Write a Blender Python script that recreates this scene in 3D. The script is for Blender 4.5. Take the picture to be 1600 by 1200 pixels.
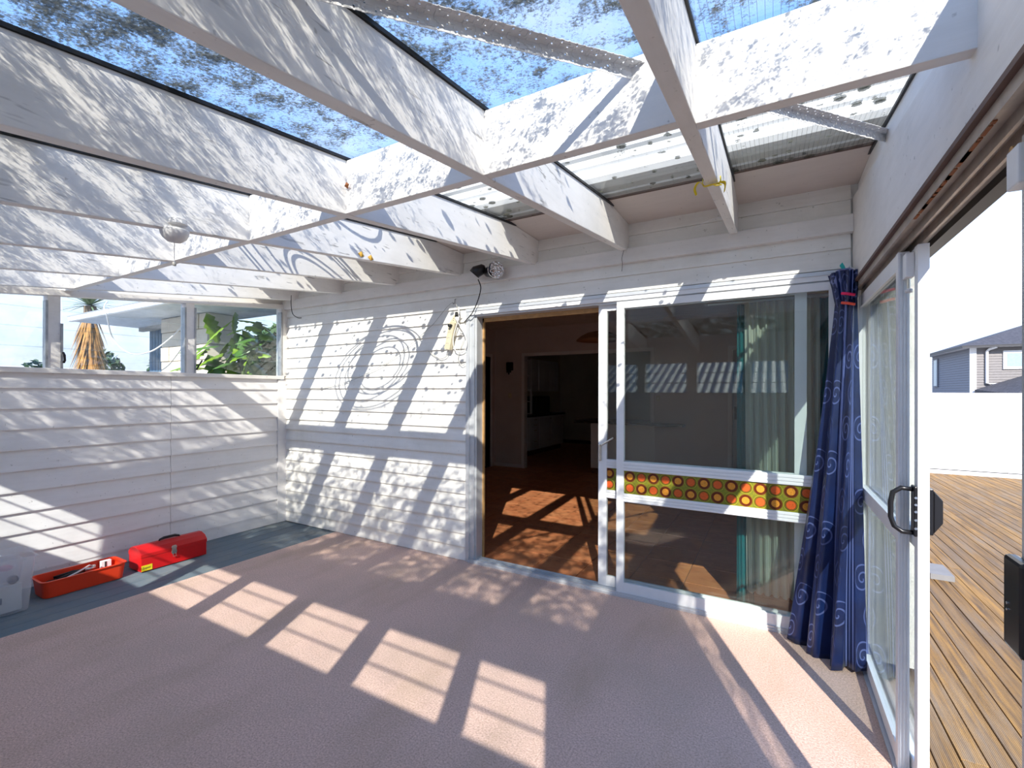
import bpy, bmesh, math, random
from mathutils import Vector, Matrix
random.seed(7)
for o in list(bpy.data.objects): bpy.data.objects.remove(o)
scene = bpy.context.scene
COL = scene.collection

# ------------------------------------------------------------------ camera
cam_d = bpy.data.cameras.new('camera'); cam = bpy.data.objects.new('camera', cam_d); COL.objects.link(cam)
def cam_axes(yaw, pitch, roll):
    F = Vector((-math.sin(yaw), math.cos(yaw), 0)); R = Vector((math.cos(yaw), math.sin(yaw), 0)); U = Vector((0, 0, 1))
    F, U = F*math.cos(pitch)+U*math.sin(pitch), U*math.cos(pitch)-F*math.sin(pitch)
    R, U = R*math.cos(roll)+U*math.sin(roll), U*math.cos(roll)-R*math.sin(roll)
    return R, U, F
R_, U_, F_ = cam_axes(math.radians(29.6346), math.radians(.1293), math.radians(.1449))
cam.matrix_world = Matrix(((R_.x, U_.x, -F_.x, 4.7108), (R_.y, U_.y, -F_.y, -3.1977), (R_.z, U_.z, -F_.z, 1.43), (0, 0, 0, 1)))
cam_d.sensor_width = 36; cam_d.lens = 717.02/1600*36; cam_d.shift_y = 10.94/1600; cam_d.clip_start = .02; cam_d.clip_end = 500
scene.camera = cam

# ------------------------------------------------------------------ world sky, sun, exposure
world = bpy.data.worlds.new('world'); scene.world = world; world.use_nodes = True
wn = world.node_tree; wn.nodes.clear()
def N(t, typ, **kw):
    n = t.nodes.new(typ)
    for k, v in kw.items():
        if k.startswith('i_'):
            n.inputs[int(k[2:]) if k[2:].isdigit() else k[2:].replace('_', ' ')].default_value = v
        else: setattr(n, k, v)
    return n
def ramp(t, stops, interp='LINEAR'):
    n = t.nodes.new('ShaderNodeValToRGB'); cr = n.color_ramp; cr.interpolation = interp
    while len(cr.elements) < len(stops): cr.elements.new(.5)
    for e, (p, c) in zip(cr.elements, stops):
        e.position = p; e.color = (c, c, c, 1) if isinstance(c, (int, float)) else (*c, 1)
    return n
tc = N(wn, 'ShaderNodeTexCoord'); sep = N(wn, 'ShaderNodeSeparateXYZ'); wn.links.new(tc.outputs['Generated'], sep.inputs[0])
sky = ramp(wn, [(0, (.28, .30, .33)), (.03, (.285, .315, .365)), (.20, (.34, .44, .59)), (.45, (.165, .31, .64)), (1, (.105, .235, .58))])
wn.links.new(sep.outputs['Z'], sky.inputs[0])
mp = N(wn, 'ShaderNodeMapping'); mp.inputs['Scale'].default_value = (1, 1, 2.6); wn.links.new(tc.outputs['Generated'], mp.inputs[0])
cl = N(wn, 'ShaderNodeTexNoise', i_Scale=2.6, i_Detail=6.0, i_Roughness=.58); wn.links.new(mp.outputs[0], cl.inputs['Vector'])
clr = ramp(wn, [(.46, 0), (.68, 1)]); wn.links.new(cl.outputs[0], clr.inputs[0])
clh = ramp(wn, [(0, .95), (.35, .5), (.8, .22)]); wn.links.new(sep.outputs['Z'], clh.inputs[0])
mul = N(wn, 'ShaderNodeMath', operation='MULTIPLY'); wn.links.new(clr.outputs[0], mul.inputs[0]); wn.links.new(clh.outputs[0], mul.inputs[1])
mixs = N(wn, 'ShaderNodeMix', data_type='RGBA'); wn.links.new(mul.outputs[0], mixs.inputs[0]); wn.links.new(sky.outputs[0], mixs.inputs[6]); mixs.inputs[7].default_value = (.42, .42, .43, 1)
bg = N(wn, 'ShaderNodeBackground'); bg.inputs[1].default_value = 1.2; wn.links.new(mixs.outputs[2], bg.inputs[0])
wo = N(wn, 'ShaderNodeOutputWorld'); wn.links.new(bg.outputs[0], wo.inputs[0])
SUN = Vector((-.465, 1, -.75)).normalized()
sd = bpy.data.lights.new('sun', 'SUN'); sd.energy = 3.2; sd.angle = math.radians(.53); sd.color = (1, .94, .865)
so = bpy.data.objects.new('sun', sd); COL.objects.link(so); so.rotation_euler = SUN.to_track_quat('-Z', 'Y').to_euler(); so.location = (8, -8, 9)
scene.view_settings.view_transform = 'Standard'; scene.view_settings.look = 'None'
scene.cycles.transparent_max_bounces = 32; scene.cycles.max_bounces = 14; scene.cycles.diffuse_bounces = 9
scene.view_settings.gamma = 1; scene.view_settings.use_curve_mapping = False
scene.view_settings.exposure = 1.55

# ------------------------------------------------------------------ mesh helpers
def wloc(o):
    v = Vector((0, 0, 0))
    while o is not None: v += o.location; o = o.parent
    return v
class MB:
    def __init__(s): s.v = []; s.f = []; s.uv = None
    def add(s, vs, fs):
        b = len(s.v); s.v += [tuple(p) for p in vs]; s.f += [tuple(i+b for i in f) for f in fs]; return s
    def box(s, x0, x1, y0, y1, z0, z1):
        return s.add([(x0,y0,z0),(x1,y0,z0),(x1,y1,z0),(x0,y1,z0),(x0,y0,z1),(x1,y0,z1),(x1,y1,z1),(x0,y1,z1)],
                     [(0,3,2,1),(4,5,6,7),(0,1,5,4),(1,2,6,5),(2,3,7,6),(3,0,4,7)])
    def prism(s, poly, axis, a, b):
        n = len(poly); k = 'xyz'.index(axis)
        def mk(p, t): q = list(p); q.insert(k, t); return tuple(q)
        return s.add([mk(p, a) for p in poly]+[mk(p, b) for p in poly],
                     [tuple(range(n-1, -1, -1)), tuple(range(n, 2*n))]+[(i, (i+1) % n, n+(i+1) % n, n+i) for i in range(n)])
    def tube(s, pts, r, n=8, closed=False):
        pts = [Vector(p) for p in pts]; m = len(pts); rr = r if isinstance(r, (list, tuple)) else [r]*m
        vs = []; up = None
        for i, p in enumerate(pts):
            if closed: d = pts[(i+1) % m]-pts[i-1]
            else: d = pts[min(i+1, m-1)]-pts[max(i-1, 0)]
            d.normalize()
            if up is None:
                up = Vector((0, 0, 1)) if abs(d.z) < .9 else Vector((1, 0, 0))
            a = d.cross(up)
            if a.length < 1e-5: a = d.orthogonal()
            a.normalize(); b = a.cross(d); up = b
            for j in range(n):
                t = 2*math.pi*j/n; vs.append(p+(a*math.cos(t)+b*math.sin(t))*rr[i])
        fs = []
        for i in range(m if closed else m-1):
            for j in range(n):
                k = (i+1) % m
                fs.append((i*n+j, i*n+(j+1) % n, k*n+(j+1) % n, k*n+j))
        if not closed: fs += [tuple(range(n-1, -1, -1)), tuple(range((m-1)*n, m*n))]
        return s.add(vs, fs)
    def lathe(s, prof, c, n=24, axis='z'):
        vs = []; m = len(prof)
        for r, h in prof:
            for j in range(n):
                t = 2*math.pi*j/n; a, b = r*math.cos(t), r*math.sin(t)
                p = {'z': (a, b, h), 'y': (a, h, b), 'x': (h, a, b)}[axis]
                vs.append((c[0]+p[0], c[1]+p[1], c[2]+p[2]))
        fs = [(i*n+j, i*n+(j+1) % n, (i+1)*n+(j+1) % n, (i+1)*n+j) for i in range(m-1) for j in range(n)]
        if prof[0][0] > 1e-6: fs.append(tuple(range(n-1, -1, -1)))
        if prof[-1][0] > 1e-6: fs.append(tuple(range((m-1)*n, m*n)))
        return s.add(vs, fs)
    def mesh(s, name, origin, mat, smooth=False):
        me = bpy.data.meshes.new(name)
        me.from_pydata([(p[0]-origin[0], p[1]-origin[1], p[2]-origin[2]) for p in s.v], [], s.f)
        bm = bmesh.new(); bm.from_mesh(me); bmesh.ops.recalc_face_normals(bm, faces=bm.faces); bm.to_mesh(me); bm.free()
        if s.uv:
            l = me.uv_layers.new(name='UVMap')
            for lp in me.loops: l.data[lp.index].uv = s.uv[lp.vertex_index]
        if smooth:
            for p in me.polygons: p.use_smooth = True
        if mat: me.materials.append(mat)
        return me
    def build(s, name, mat, parent=None, smooth=False, bevel=0, label=None):
        xs = [p[0] for p in s.v]; ys = [p[1] for p in s.v]; zs = [p[2] for p in s.v]
        o3 = Vector(((min(xs)+max(xs))/2, (min(ys)+max(ys))/2, min(zs)))
        ob = bpy.data.objects.new(name, s.mesh(name, o3, mat, smooth)); COL.objects.link(ob)
        ob.location = o3-(wloc(parent) if parent else Vector((0, 0, 0)))
        if parent: ob.parent = parent
        if bevel:
            m = ob.modifiers.new('bevel', 'BEVEL'); m.width = bevel; m.segments = 2; m.limit_method = 'ANGLE'
        if label: ob['label'] = label
        return ob
def box(name, mat, parent, x0, x1, y0, y1, z0, z1, bevel=0): return MB().box(x0, x1, y0, y1, z0, z1).build(name, mat, parent, bevel=bevel)
def empty(name, loc):
    o = bpy.data.objects.new(name, None); COL.objects.link(o); o.location = loc; o.empty_display_size = .1; return o
def tag(o, label, cat, group=None, kind=None):
    o['label'] = label; o['category'] = cat
    if group: o['group'] = group
    if kind: o['kind'] = kind
    return o
def thing(name, loc, label, cat, group=None, kind=None): return tag(empty(name, loc), label, cat, group, kind)
def copy_at(src, world, parent):
    c = src.copy(); COL.objects.link(c); c.parent = parent
    c.location = Vector(world)-(wloc(parent) if parent else Vector((0, 0, 0))); return c

# ------------------------------------------------------------------ materials
def new_mat(name):
    m = bpy.data.materials.new(name); m.use_nodes = True; t = m.node_tree; t.nodes.clear()
    out = N(t, 'ShaderNodeOutputMaterial'); return m, t, out
def pos(t, scale=(1, 1, 1), rnd=False):
    g = N(t, 'ShaderNodeNewGeometry'); mp = N(t, 'ShaderNodeMapping'); mp.inputs['Scale'].default_value = scale
    t.links.new(g.outputs['Position'], mp.inputs[0])
    if rnd:
        oi = N(t, 'ShaderNodeObjectInfo'); mm = N(t, 'ShaderNodeMath', operation='MULTIPLY'); mm.inputs[1].default_value = 37.
        t.links.new(oi.outputs['Random'], mm.inputs[0]); cx = N(t, 'ShaderNodeCombineXYZ')
        for k in range(3): t.links.new(mm.outputs[0], cx.inputs[k])
        t.links.new(cx.outputs[0], mp.inputs['Location'])
    return mp.outputs[0]
def noise(t, vec, scale, detail=4, rough=.55):
    n = N(t, 'ShaderNodeTexNoise', i_Scale=scale, i_Detail=detail, i_Roughness=rough); t.links.new(vec, n.inputs['Vector']); return n.outputs[0]
def mix(t, fac, a, b):
    m = N(t, 'ShaderNodeMix', data_type='RGBA')
    for s, i in ((fac, 0), (a, 6), (b, 7)):
        if hasattr(s, 'is_output'): t.links.new(s, m.inputs[i])
        elif i == 0: m.inputs[0].default_value = s
        else: m.inputs[i].default_value = (*s, 1)
    return m.outputs[2]
def mth(t, op, a, b=None):
    m = N(t, 'ShaderNodeMath', operation=op)
    for i, s in enumerate((a, b)):
        if s is None: continue
        if hasattr(s, 'is_output'): t.links.new(s, m.inputs[i])
        else: m.inputs[i].default_value = s
    return m.outputs[0]
def rmp(t, fac, stops, interp='LINEAR'):
    r = ramp(t, stops, interp); t.links.new(fac, r.inputs[0]); return r.outputs[0]
def bsdf(t, out, col, rough=.6, metal=0, bump=None, bstr=.3, bdist=.01, spec=.4):
    p = N(t, 'ShaderNodeBsdfPrincipled')
    if hasattr(col, 'is_output'): t.links.new(col, p.inputs['Base Color'])
    else: p.inputs['Base Color'].default_value = (*col, 1)
    if hasattr(rough, 'is_output'): t.links.new(rough, p.inputs['Roughness'])
    else: p.inputs['Roughness'].default_value = rough
    p.inputs['Metallic'].default_value = metal; p.inputs['Specular IOR Level'].default_value = spec
    if bump is not None:
        b = N(t, 'ShaderNodeBump'); b.inputs['Strength'].default_value = bstr; b.inputs['Distance'].default_value = bdist
        t.links.new(bump, b.inputs['Height']); t.links.new(b.outputs[0], p.inputs['Normal'])
    t.links.new(p.outputs[0], out.inputs[0]); return p
def plain(name, col, rough=.55, metal=0, var=.12, scale=9, spec=.4):
    m, t, out = new_mat(name); f = noise(t, pos(t), scale)
    c2 = tuple(c*(1-var) for c in col)
    bsdf(t, out, mix(t, rmp(t, f, [(.35, 0), (.65, 1)]), col, c2), rough, metal, spec=spec); return m
def painted(name, col, dirt, amount=.5, grain=(1, 1, 1), crack=0., rough=.55, gscale=30):
    """weathered paint: blotchy dirt, fine brush grain, dark hair cracks along the grain"""
    m, t, out = new_mat(name); p = pos(t); pg = pos(t, grain, True)
    d = rmp(t, noise(t, p, 2.2, 6, .65), [(.45, 0), (.8, amount)])
    c = mix(t, d, col, dirt)
    g = noise(t, pg, gscale, 5, .6)
    c = mix(t, rmp(t, g, [(.3, .16), (.6, 0)]), c, dirt)
    sp = rmp(t, noise(t, p, 38, 2), [(.70, 0), (.76, .5)]); c = mix(t, sp, c, tuple(x*.45 for x in dirt))
    if crack:
        k = noise(t, pos(t, tuple(x*1.4 for x in grain), True), gscale*1.3, 3, .5)
        msk = rmp(t, noise(t, p, 3.1, 2), [(.48, 0), (.62, 1)])
        line = mth(t, 'MULTIPLY', rmp(t, k, [(.63, 0), (.66, crack)]), msk); c = mix(t, line, c, (.10, .09, .085))
    bsdf(t, out, c, rough, bump=g, bstr=.25, bdist=.004); return m
def schlick(t, f0=.04):
    g = N(t, 'ShaderNodeNewGeometry'); d = N(t, 'ShaderNodeVectorMath', operation='DOT_PRODUCT')
    t.links.new(g.outputs['Normal'], d.inputs[0]); t.links.new(g.outputs['Incoming'], d.inputs[1])
    c = mth(t, 'ABSOLUTE', d.outputs['Value']); k = mth(t, 'POWER', mth(t, 'SUBTRACT', 1.0, c), 5.0)
    return mth(t, 'ADD', mth(t, 'MULTIPLY', k, 1-f0), f0)
def glass(name, tint, refl=1.0, rough=0.0, dirt=0.0):
    m, t, out = new_mat(name)
    tr = N(t, 'ShaderNodeBsdfTransparent'); tr.inputs[0].default_value = (*tint, 1)
    gl = N(t, 'ShaderNodeBsdfGlossy'); gl.inputs['Roughness'].default_value = rough
    f = mth(t, 'MULTIPLY', schlick(t), refl)
    mx = N(t, 'ShaderNodeMixShader'); t.links.new(f, mx.inputs[0]); t.links.new(tr.outputs[0], mx.inputs[1]); t.links.new(gl.outputs[0], mx.inputs[2])
    last = mx.outputs[0]
    if dirt:
        df = N(t, 'ShaderNodeBsdfDiffuse'); df.inputs[0].default_value = (.6, .6, .57, 1)
        dm = rmp(t, noise(t, pos(t), 6, 6, .6), [(.4, 0), (.75, dirt)])
        m2 = N(t, 'ShaderNodeMixShader'); t.links.new(dm, m2.inputs[0]); t.links.new(last, m2.inputs[1]); t.links.new(df.outputs[0], m2.inputs[2]); last = m2.outputs[0]
    t.links.new(last, out.inputs[0]); return m
def roof_glass(name, wired=False):
    """old roof glass overgrown with lichen: dense crust low on the slope, separate round colonies near the eave"""
    m, t, out = new_mat(name); p = pos(t)
    sx = N(t, 'ShaderNodeSeparateXYZ'); t.links.new(p, sx.inputs[0])
    yy = N(t, 'ShaderNodeMapRange'); yy.inputs[1].default_value = -3.0; yy.inputs[2].default_value = -.8; t.links.new(sx.outputs[1], yy.inputs[0])
    fine = noise(t, p, 85, 5, .74); big = noise(t, p, 11, 5, .65)
    v = mth(t, 'ADD', mth(t, 'MULTIPLY', fine, .62), mth(t, 'MULTIPLY', big, .52))
    v = mth(t, 'SUBTRACT', v, mth(t, 'SUBTRACT', mth(t, 'MULTIPLY', yy.outputs[0], .20), .012))
    crust = rmp(t, v, [(.50, 0), (.585, 1)])
    vo = N(t, 'ShaderNodeTexVoronoi', feature='F1'); vo.inputs['Scale'].default_value = 15; t.links.new(p, vo.inputs['Vector'])
    wob = mth(t, 'ADD', vo.outputs['Distance'], mth(t, 'MULTIPLY', mth(t, 'SUBTRACT', fine, .5), .35))
    sv = N(t, 'ShaderNodeSeparateColor'); t.links.new(vo.outputs['Color'], sv.inputs[0])
    spot = mth(t, 'LESS_THAN', wob, mth(t, 'MULTIPLY', mth(t, 'MAXIMUM', mth(t, 'SUBTRACT', sv.outputs[0], .38), 0), .62))
    spot = mth(t, 'MULTIPLY', spot, rmp(t, yy.outputs[0], [(.5, 0), (.75, 1)])); mask = mth(t, 'MAXIMUM', crust, spot)
    if wired:
        w = mth(t, 'LESS_THAN', mth(t, 'FRACT', mth(t, 'MULTIPLY', sx.outputs[0], 55)), .07)
        mask = mth(t, 'MAXIMUM', mask, mth(t, 'MULTIPLY', w, .55))
    lic = mix(t, rmp(t, noise(t, p, 90, 3), [(.4, 0), (.6, 1)]), (.06, .062, .050), (.17, .17, .13))
    tr = N(t, 'ShaderNodeBsdfTransparent'); tr.inputs[0].default_value = (.87, .88, .865, 1)
    gl = N(t, 'ShaderNodeBsdfGlossy'); gl.inputs['Roughness'].default_value = .02
    mx = N(t, 'ShaderNodeMixShader'); t.links.new(mth(t, 'MULTIPLY', schlick(t), .8), mx.inputs[0]); t.links.new(tr.outputs[0], mx.inputs[1]); t.links.new(gl.outputs[0], mx.inputs[2])
    df = N(t, 'ShaderNodeBsdfDiffuse'); t.links.new(lic, df.inputs[0]); tl = N(t, 'ShaderNodeBsdfTranslucent'); t.links.new(lic, tl.inputs[0])
    a = N(t, 'ShaderNodeMixShader'); a.inputs[0].default_value = .5; t.links.new(df.outputs[0], a.inputs[1]); t.links.new(tl.outputs[0], a.inputs[2])
    m2 = N(t, 'ShaderNodeMixShader'); t.links.new(mth(t, 'MULTIPLY', mask, .84), m2.inputs[0]); t.links.new(mx.outputs[0], m2.inputs[1]); t.links.new(a.outputs[0], m2.inputs[2])
    t.links.new(m2.outputs[0], out.inputs[0]); return m
def translucent(name, col, alpha=.35, gloss=.0):
    m, t, out = new_mat(name)
    df = N(t, 'ShaderNodeBsdfDiffuse'); df.inputs[0].default_value = (*col, 1); tl = N(t, 'ShaderNodeBsdfTranslucent'); tl.inputs[0].default_value = (*col, 1)
    a = N(t, 'ShaderNodeMixShader'); a.inputs[0].default_value = .5; t.links.new(df.outputs[0], a.inputs[1]); t.links.new(tl.outputs[0], a.inputs[2])
    tr = N(t, 'ShaderNodeBsdfTransparent'); b = N(t, 'ShaderNodeMixShader'); b.inputs[0].default_value = alpha
    t.links.new(a.outputs[0], b.inputs[1]); t.links.new(tr.outputs[0], b.inputs[2]); last = b.outputs[0]
    if gloss:
        g = N(t, 'ShaderNodeBsdfGlossy'); g.inputs['Roughness'].default_value = .25; c = N(t, 'ShaderNodeMixShader'); c.inputs[0].default_value = gloss
        t.links.new(last, c.inputs[1]); t.links.new(g.outputs[0], c.inputs[2]); last = c.outputs[0]
    t.links.new(last, out.inputs[0]); return m
def carpet_mat():
    m, t, out = new_mat('carpet'); p = pos(t)
    f = noise(t, p, 120, 4, .85); b = noise(t, p, 1.3, 6, .65); st = noise(t, pos(t, (1.6, .5, 1)), 1.7, 5, .6)
    c = mix(t, rmp(t, f, [(.34, 0), (.66, 1)]), (.49, .30, .235), (.95, .69, .57))
    c = mix(t, rmp(t, b, [(.45, 0), (.75, .45)]), c, (.50, .38, .29)); c = mix(t, rmp(t, st, [(.52, 0), (.75, .5)]), c, (.46, .32, .21))
    sp = rmp(t, noise(t, p, 70, 2), [(.74, 0), (.78, .6)]); c = mix(t, sp, c, (.2, .15, .12))
    bsdf(t, out, c, .95, bump=f, bstr=.7, bdist=.008, spec=.05); return m
def wood_mat(name, c1, c2, c3, grain=(28, .9, 28), ribs=0, rough=.7):
    m, t, out = new_mat(name); pg = pos(t, grain, True); p2 = pos(t, (1, 1, 1), True)
    g = noise(t, pg, 1.0, 6, .65); w = noise(t, pos(t, (9, 1.3, 9), True), 1.0, 5, .65)
    c = mix(t, rmp(t, g, [(.38, 0), (.66, 1)]), c1, c2); c = mix(t, rmp(t, w, [(.46, 0), (.66, .85)]), c, c3)
    oi = N(t, 'ShaderNodeObjectInfo'); c = mix(t, rmp(t, oi.outputs['Random'], [(0, 0), (1, .45)]), c, c2)
    h = g
    if ribs:
        sx = N(t, 'ShaderNodeSeparateXYZ'); t.links.new(pos(t), sx.inputs[0])
        h = mth(t, 'ADD', mth(t, 'MULTIPLY', mth(t, 'SINE', mth(t, 'MULTIPLY', sx.outputs[0], ribs)), .5), mth(t, 'MULTIPLY', g, .5))
        c = mix(t, rmp(t, mth(t, 'SINE', mth(t, 'MULTIPLY', sx.outputs[0], ribs)), [(0, .2), (.5, 0)]), c, tuple(x*.5 for x in c2))
    bsdf(t, out, c, rough, bump=h, bstr=.5, bdist=.004, spec=.25); return m
def tile_mat():
    m, t, out = new_mat('terracotta_tile'); p = pos(t, (1, 1, 1), True)
    a = noise(t, p, 7, 6, .65); c = mix(t, rmp(t, a, [(.3, 0), (.7, 1)]), (.46, .15, .06), (.62, .27, .12))
    c = mix(t, rmp(t, noise(t, p, 13, 4), [(.52, 0), (.72, .7)]), c, (.26, .10, .05))
    oi = N(t, 'ShaderNodeObjectInfo'); c = mix(t, rmp(t, oi.outputs['Random'], [(0, 0), (1, .35)]), c, (.30, .10, .045))
    bsdf(t, out, c, .38, bump=a, bstr=.15, bdist=.004); return m
def circles_mat():
    """printed film: two rows of orange and yellow discs in dark rings on olive green"""
    m, t, out = new_mat('circle_print'); tcn = N(t, 'ShaderNodeUVMap'); sx = N(t, 'ShaderNodeSeparateXYZ'); t.links.new(tcn.outputs[0], sx.inputs[0])
    fx, fy = mth(t, 'FRACT', sx.outputs[0]), mth(t, 'FRACT', sx.outputs[1])
    dx, dy = mth(t, 'SUBTRACT', fx, .5), mth(t, 'SUBTRACT', fy, .5)
    r = mth(t, 'SQRT', mth(t, 'ADD', mth(t, 'MULTIPLY', dx, dx), mth(t, 'MULTIPLY', dy, dy)))
    par = mth(t, 'MODULO', mth(t, 'ADD', mth(t, 'FLOOR', sx.outputs[0]), mth(t, 'FLOOR', sx.outputs[1])), 2)
    A = rmp(t, r, [(0, (.62, .10, .02)), (.31, (.05, .01, .005)), (.345, (.30, .22, .02)), (.375, (.06, .03, .005)), (.42, (.28, .26, .02)), (.5, (.17, .19, .02))], 'CONSTANT')
    B = rmp(t, r, [(0, (.66, .26, .03)), (.27, (.10, .016, .006)), (.42, (.16, .05, .01)), (.47, (.22, .21, .02))], 'CONSTANT')
    c = mix(t, par, A, B); c = mix(t, rmp(t, noise(t, pos(t), 120, 3), [(.45, 0), (.8, .5)]), c, (.1, .06, .01))
    bsdf(t, out, c, .25); return m
def curtain_mat():
    """navy satin with groups of pale stripes and pale curls"""
    m, t, out = new_mat('blue_satin'); tcn = N(t, 'ShaderNodeUVMap'); sx = N(t, 'ShaderNodeSeparateXYZ'); t.links.new(tcn.outputs[0], sx.inputs[0])
    u, v = sx.outputs[0], sx.outputs[1]
    fu = mth(t, 'FRACT', mth(t, 'ADD', mth(t, 'MULTIPLY', u, 1/.30), .1))
    st = mth(t, 'MULTIPLY', mth(t, 'LESS_THAN', fu, .27), mth(t, 'LESS_THAN', mth(t, 'FRACT', mth(t, 'MULTIPLY', fu, 11.2)), .5))
    cu = mth(t, 'MULTIPLY', mth(t, 'SUBTRACT', fu, .62), .30)
    cell = mth(t, 'MULTIPLY', v, 1/.19); row = mth(t, 'FLOOR', cell)
    cv = mth(t, 'MULTIPLY', mth(t, 'SUBTRACT', mth(t, 'FRACT', cell), .5), .19)
    alt = mth(t, 'SUBTRACT', mth(t, 'MULTIPLY', mth(t, 'MODULO', row, 2), .07), .035)
    cu = mth(t, 'SUBTRACT', cu, alt)
    r = mth(t, 'SQRT', mth(t, 'ADD', mth(t, 'MULTIPLY', cu, cu), mth(t, 'MULTIPLY', cv, cv)))
    th = mth(t, 'DIVIDE', mth(t, 'ARCTAN2', cv, cu), 2*math.pi)
    sw = mth(t, 'LESS_THAN', mth(t, 'FRACT', mth(t, 'ADD', mth(t, 'MULTIPLY', r, 26), th)), .22)
    sw = mth(t, 'MULTIPLY', sw, mth(t, 'MULTIPLY', mth(t, 'LESS_THAN', r, .075), mth(t, 'GREATER_THAN', fu, .3)))
    pat = mth(t, 'MAXIMUM', mth(t, 'MULTIPLY', st, .85), mth(t, 'MULTIPLY', sw, .55))
    c = mix(t, rmp(t, noise(t, pos(t), 7, 3), [(.3, 0), (.7, 1)]), (.004, .009, .050), (.005, .020, .10)); c = mix(t, pat, c, (.14, .18, .42))
    p = bsdf(t, out, c, .36, spec=.5); p.inputs['Sheen Weight'].default_value = .05; return m

PAINT = painted('rafter_paint', (.84, .82, .795), (.50, .49, .46), .35, (1, .12, 1), .55)
PAINT_X = painted('nogging_paint', (.85, .83, .81), (.58, .56, .53), .3, (.12, 1, 1))
BOARD_B = painted('weatherboard_paint', (.83, .815, .775), (.50, .49, .42), .45, (.1, 1, 1))
BOARD_L = painted('old_board_paint', (.82, .80, .79), (.55, .53, .50), .35, (1, .1, 1))
TRIM = painted('trim_paint', (.78, .75, .715), (.48, .46, .42), .4, (.15, .15, 1))
SOFFIT = painted('soffit_paint', (.68, .61, .56), (.52, .45, .40), .3, (.2, 1, 1))
ALU = plain('aluminium', (.62, .64, .66), .38, .35, .08)
ALU_W = plain('white_aluminium', (.80, .81, .82), .4, 0, .05)
ALU_T = plain('tan_aluminium', (.46, .40, .35), .45, .25, .25, 14)
BROWN = plain('brown_seal', (.13, .075, .06), .6)
BLACK = plain('black_rubber', (.012, .012, .013), .5)
BLACKG = plain('black_plastic', (.010, .010, .012), .28)
RUST = plain('rust', (.28, .10, .04), .8)
TIMBER = plain('tan_timber', (.52, .30, .12), .5, 0, .25, 20)
GLASS = glass('window_glass', (.93, .96, .95), 1.15)
GLASSD = glass('dusty_glass', (.80, .80, .78), 1.0, 0, .9)
LOUVRE = glass('louvre_glass', (.93, .96, .96), 1.0, 0, .12)
ROOFG = roof_glass('lichen_glass'); ROOFW = roof_glass('wired_lichen_glass', True)
CARPET = carpet_mat()
PLANKG = painted('grey_deck_paint', (.15, .20, .235), (.27, .26, .23), .8, (14, .6, 14), .3, .5, 6)
DECK = wood_mat('deck_timber', (.40, .22, .06), (.12, .075, .04), (.25, .19, .13), grain=(40, 1.6, 40), ribs=900)
TILE = tile_mat(); GROUT = plain('grout', (.20, .12, .08), .9)
CIRC = circles_mat(); SATIN = curtain_mat()
WALLIN = plain('mauve_wall', (.60, .53, .51), .8, 0, .06, 3)
WALLK = plain('cream_wall', (.66, .62, .53), .8, 0, .06, 3)
CEILIN = plain('ceiling_paint', (.62, .58, .55), .9)
BLUEW = plain('blue_wall', (.13, .24, .55), .7)
WHITE = plain('white_gloss', (.72, .71, .70), .35, 0, .05)
RED = plain('red_enamel', (.60, .010, .012), .30, 0, .12, 6)
ORANGE = plain('orange_plastic', (.78, .05, .012), .4, 0, .08)
CHROME = plain('chrome', (.75, .73, .68), .18, 1.0, .1, 30)
YELLOW = plain('yellow_label', (.85, .68, .02), .5)
INK = plain('ink', (.03, .03, .03), .6)
TUB = translucent('frosted_plastic', (.74, .78, .86), .76, .06)
CREAM = plain('cream_plastic', (.60, .54, .38), .4)
CABLE = plain('grey_cable', (.45, .44, .41), .5)
NET = translucent('net_fabric', (.80, .82, .74), .12); TEAL = translucent('teal_fabric', (.03, .22, .25), .05)

# ------------------------------------------------------------------ porch geometry constants (metres; origin = floor corner of back and left wall)
YF = -3.51; XR = 5.10; SL = .127
zb = lambda y: 2.42+SL*y      # rafter underside
zt = lambda y: 2.65+SL*y      # rafter top

# ------------------------------------------------------------------ floor
fl = box('floor', CARPET, None, .83, XR+.02, YF, .02, -.04, 0); tag(fl, 'worn pink carpet on the porch floor', 'floor', kind='structure')
side = tag(box('floor_side_strip', plain('subfloor', (.05, .06, .07), .9), None, -.02, .83, YF, .02, -.06, -.03), 'strip of grey painted ribbed boards beside the carpet', 'floor', kind='structure')
pm = MB()
prof = []
for i in range(14):
    a = i*.0096; prof += [(a, -.004), (a+.0055, -.004), (a+.0065, -.0075), (a+.0090, -.0075)]
prof += [(.134, -.004), (.136, -.03), (0, -.03)]
pm.prism(prof, 'y', YF, .015)
first = None
for i in range(6):
    if first is None:
        first = pm.build('plank', PLANKG, side); first.location = Vector((.0+.068, 0, -.03))-wloc(side); base = wloc(first); first.location.y = (YF+.015)/2-wloc(side).y
    else:
        copy_at(first, (.068+.1385*i, (YF+.015)/2, -.03), side)

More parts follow.
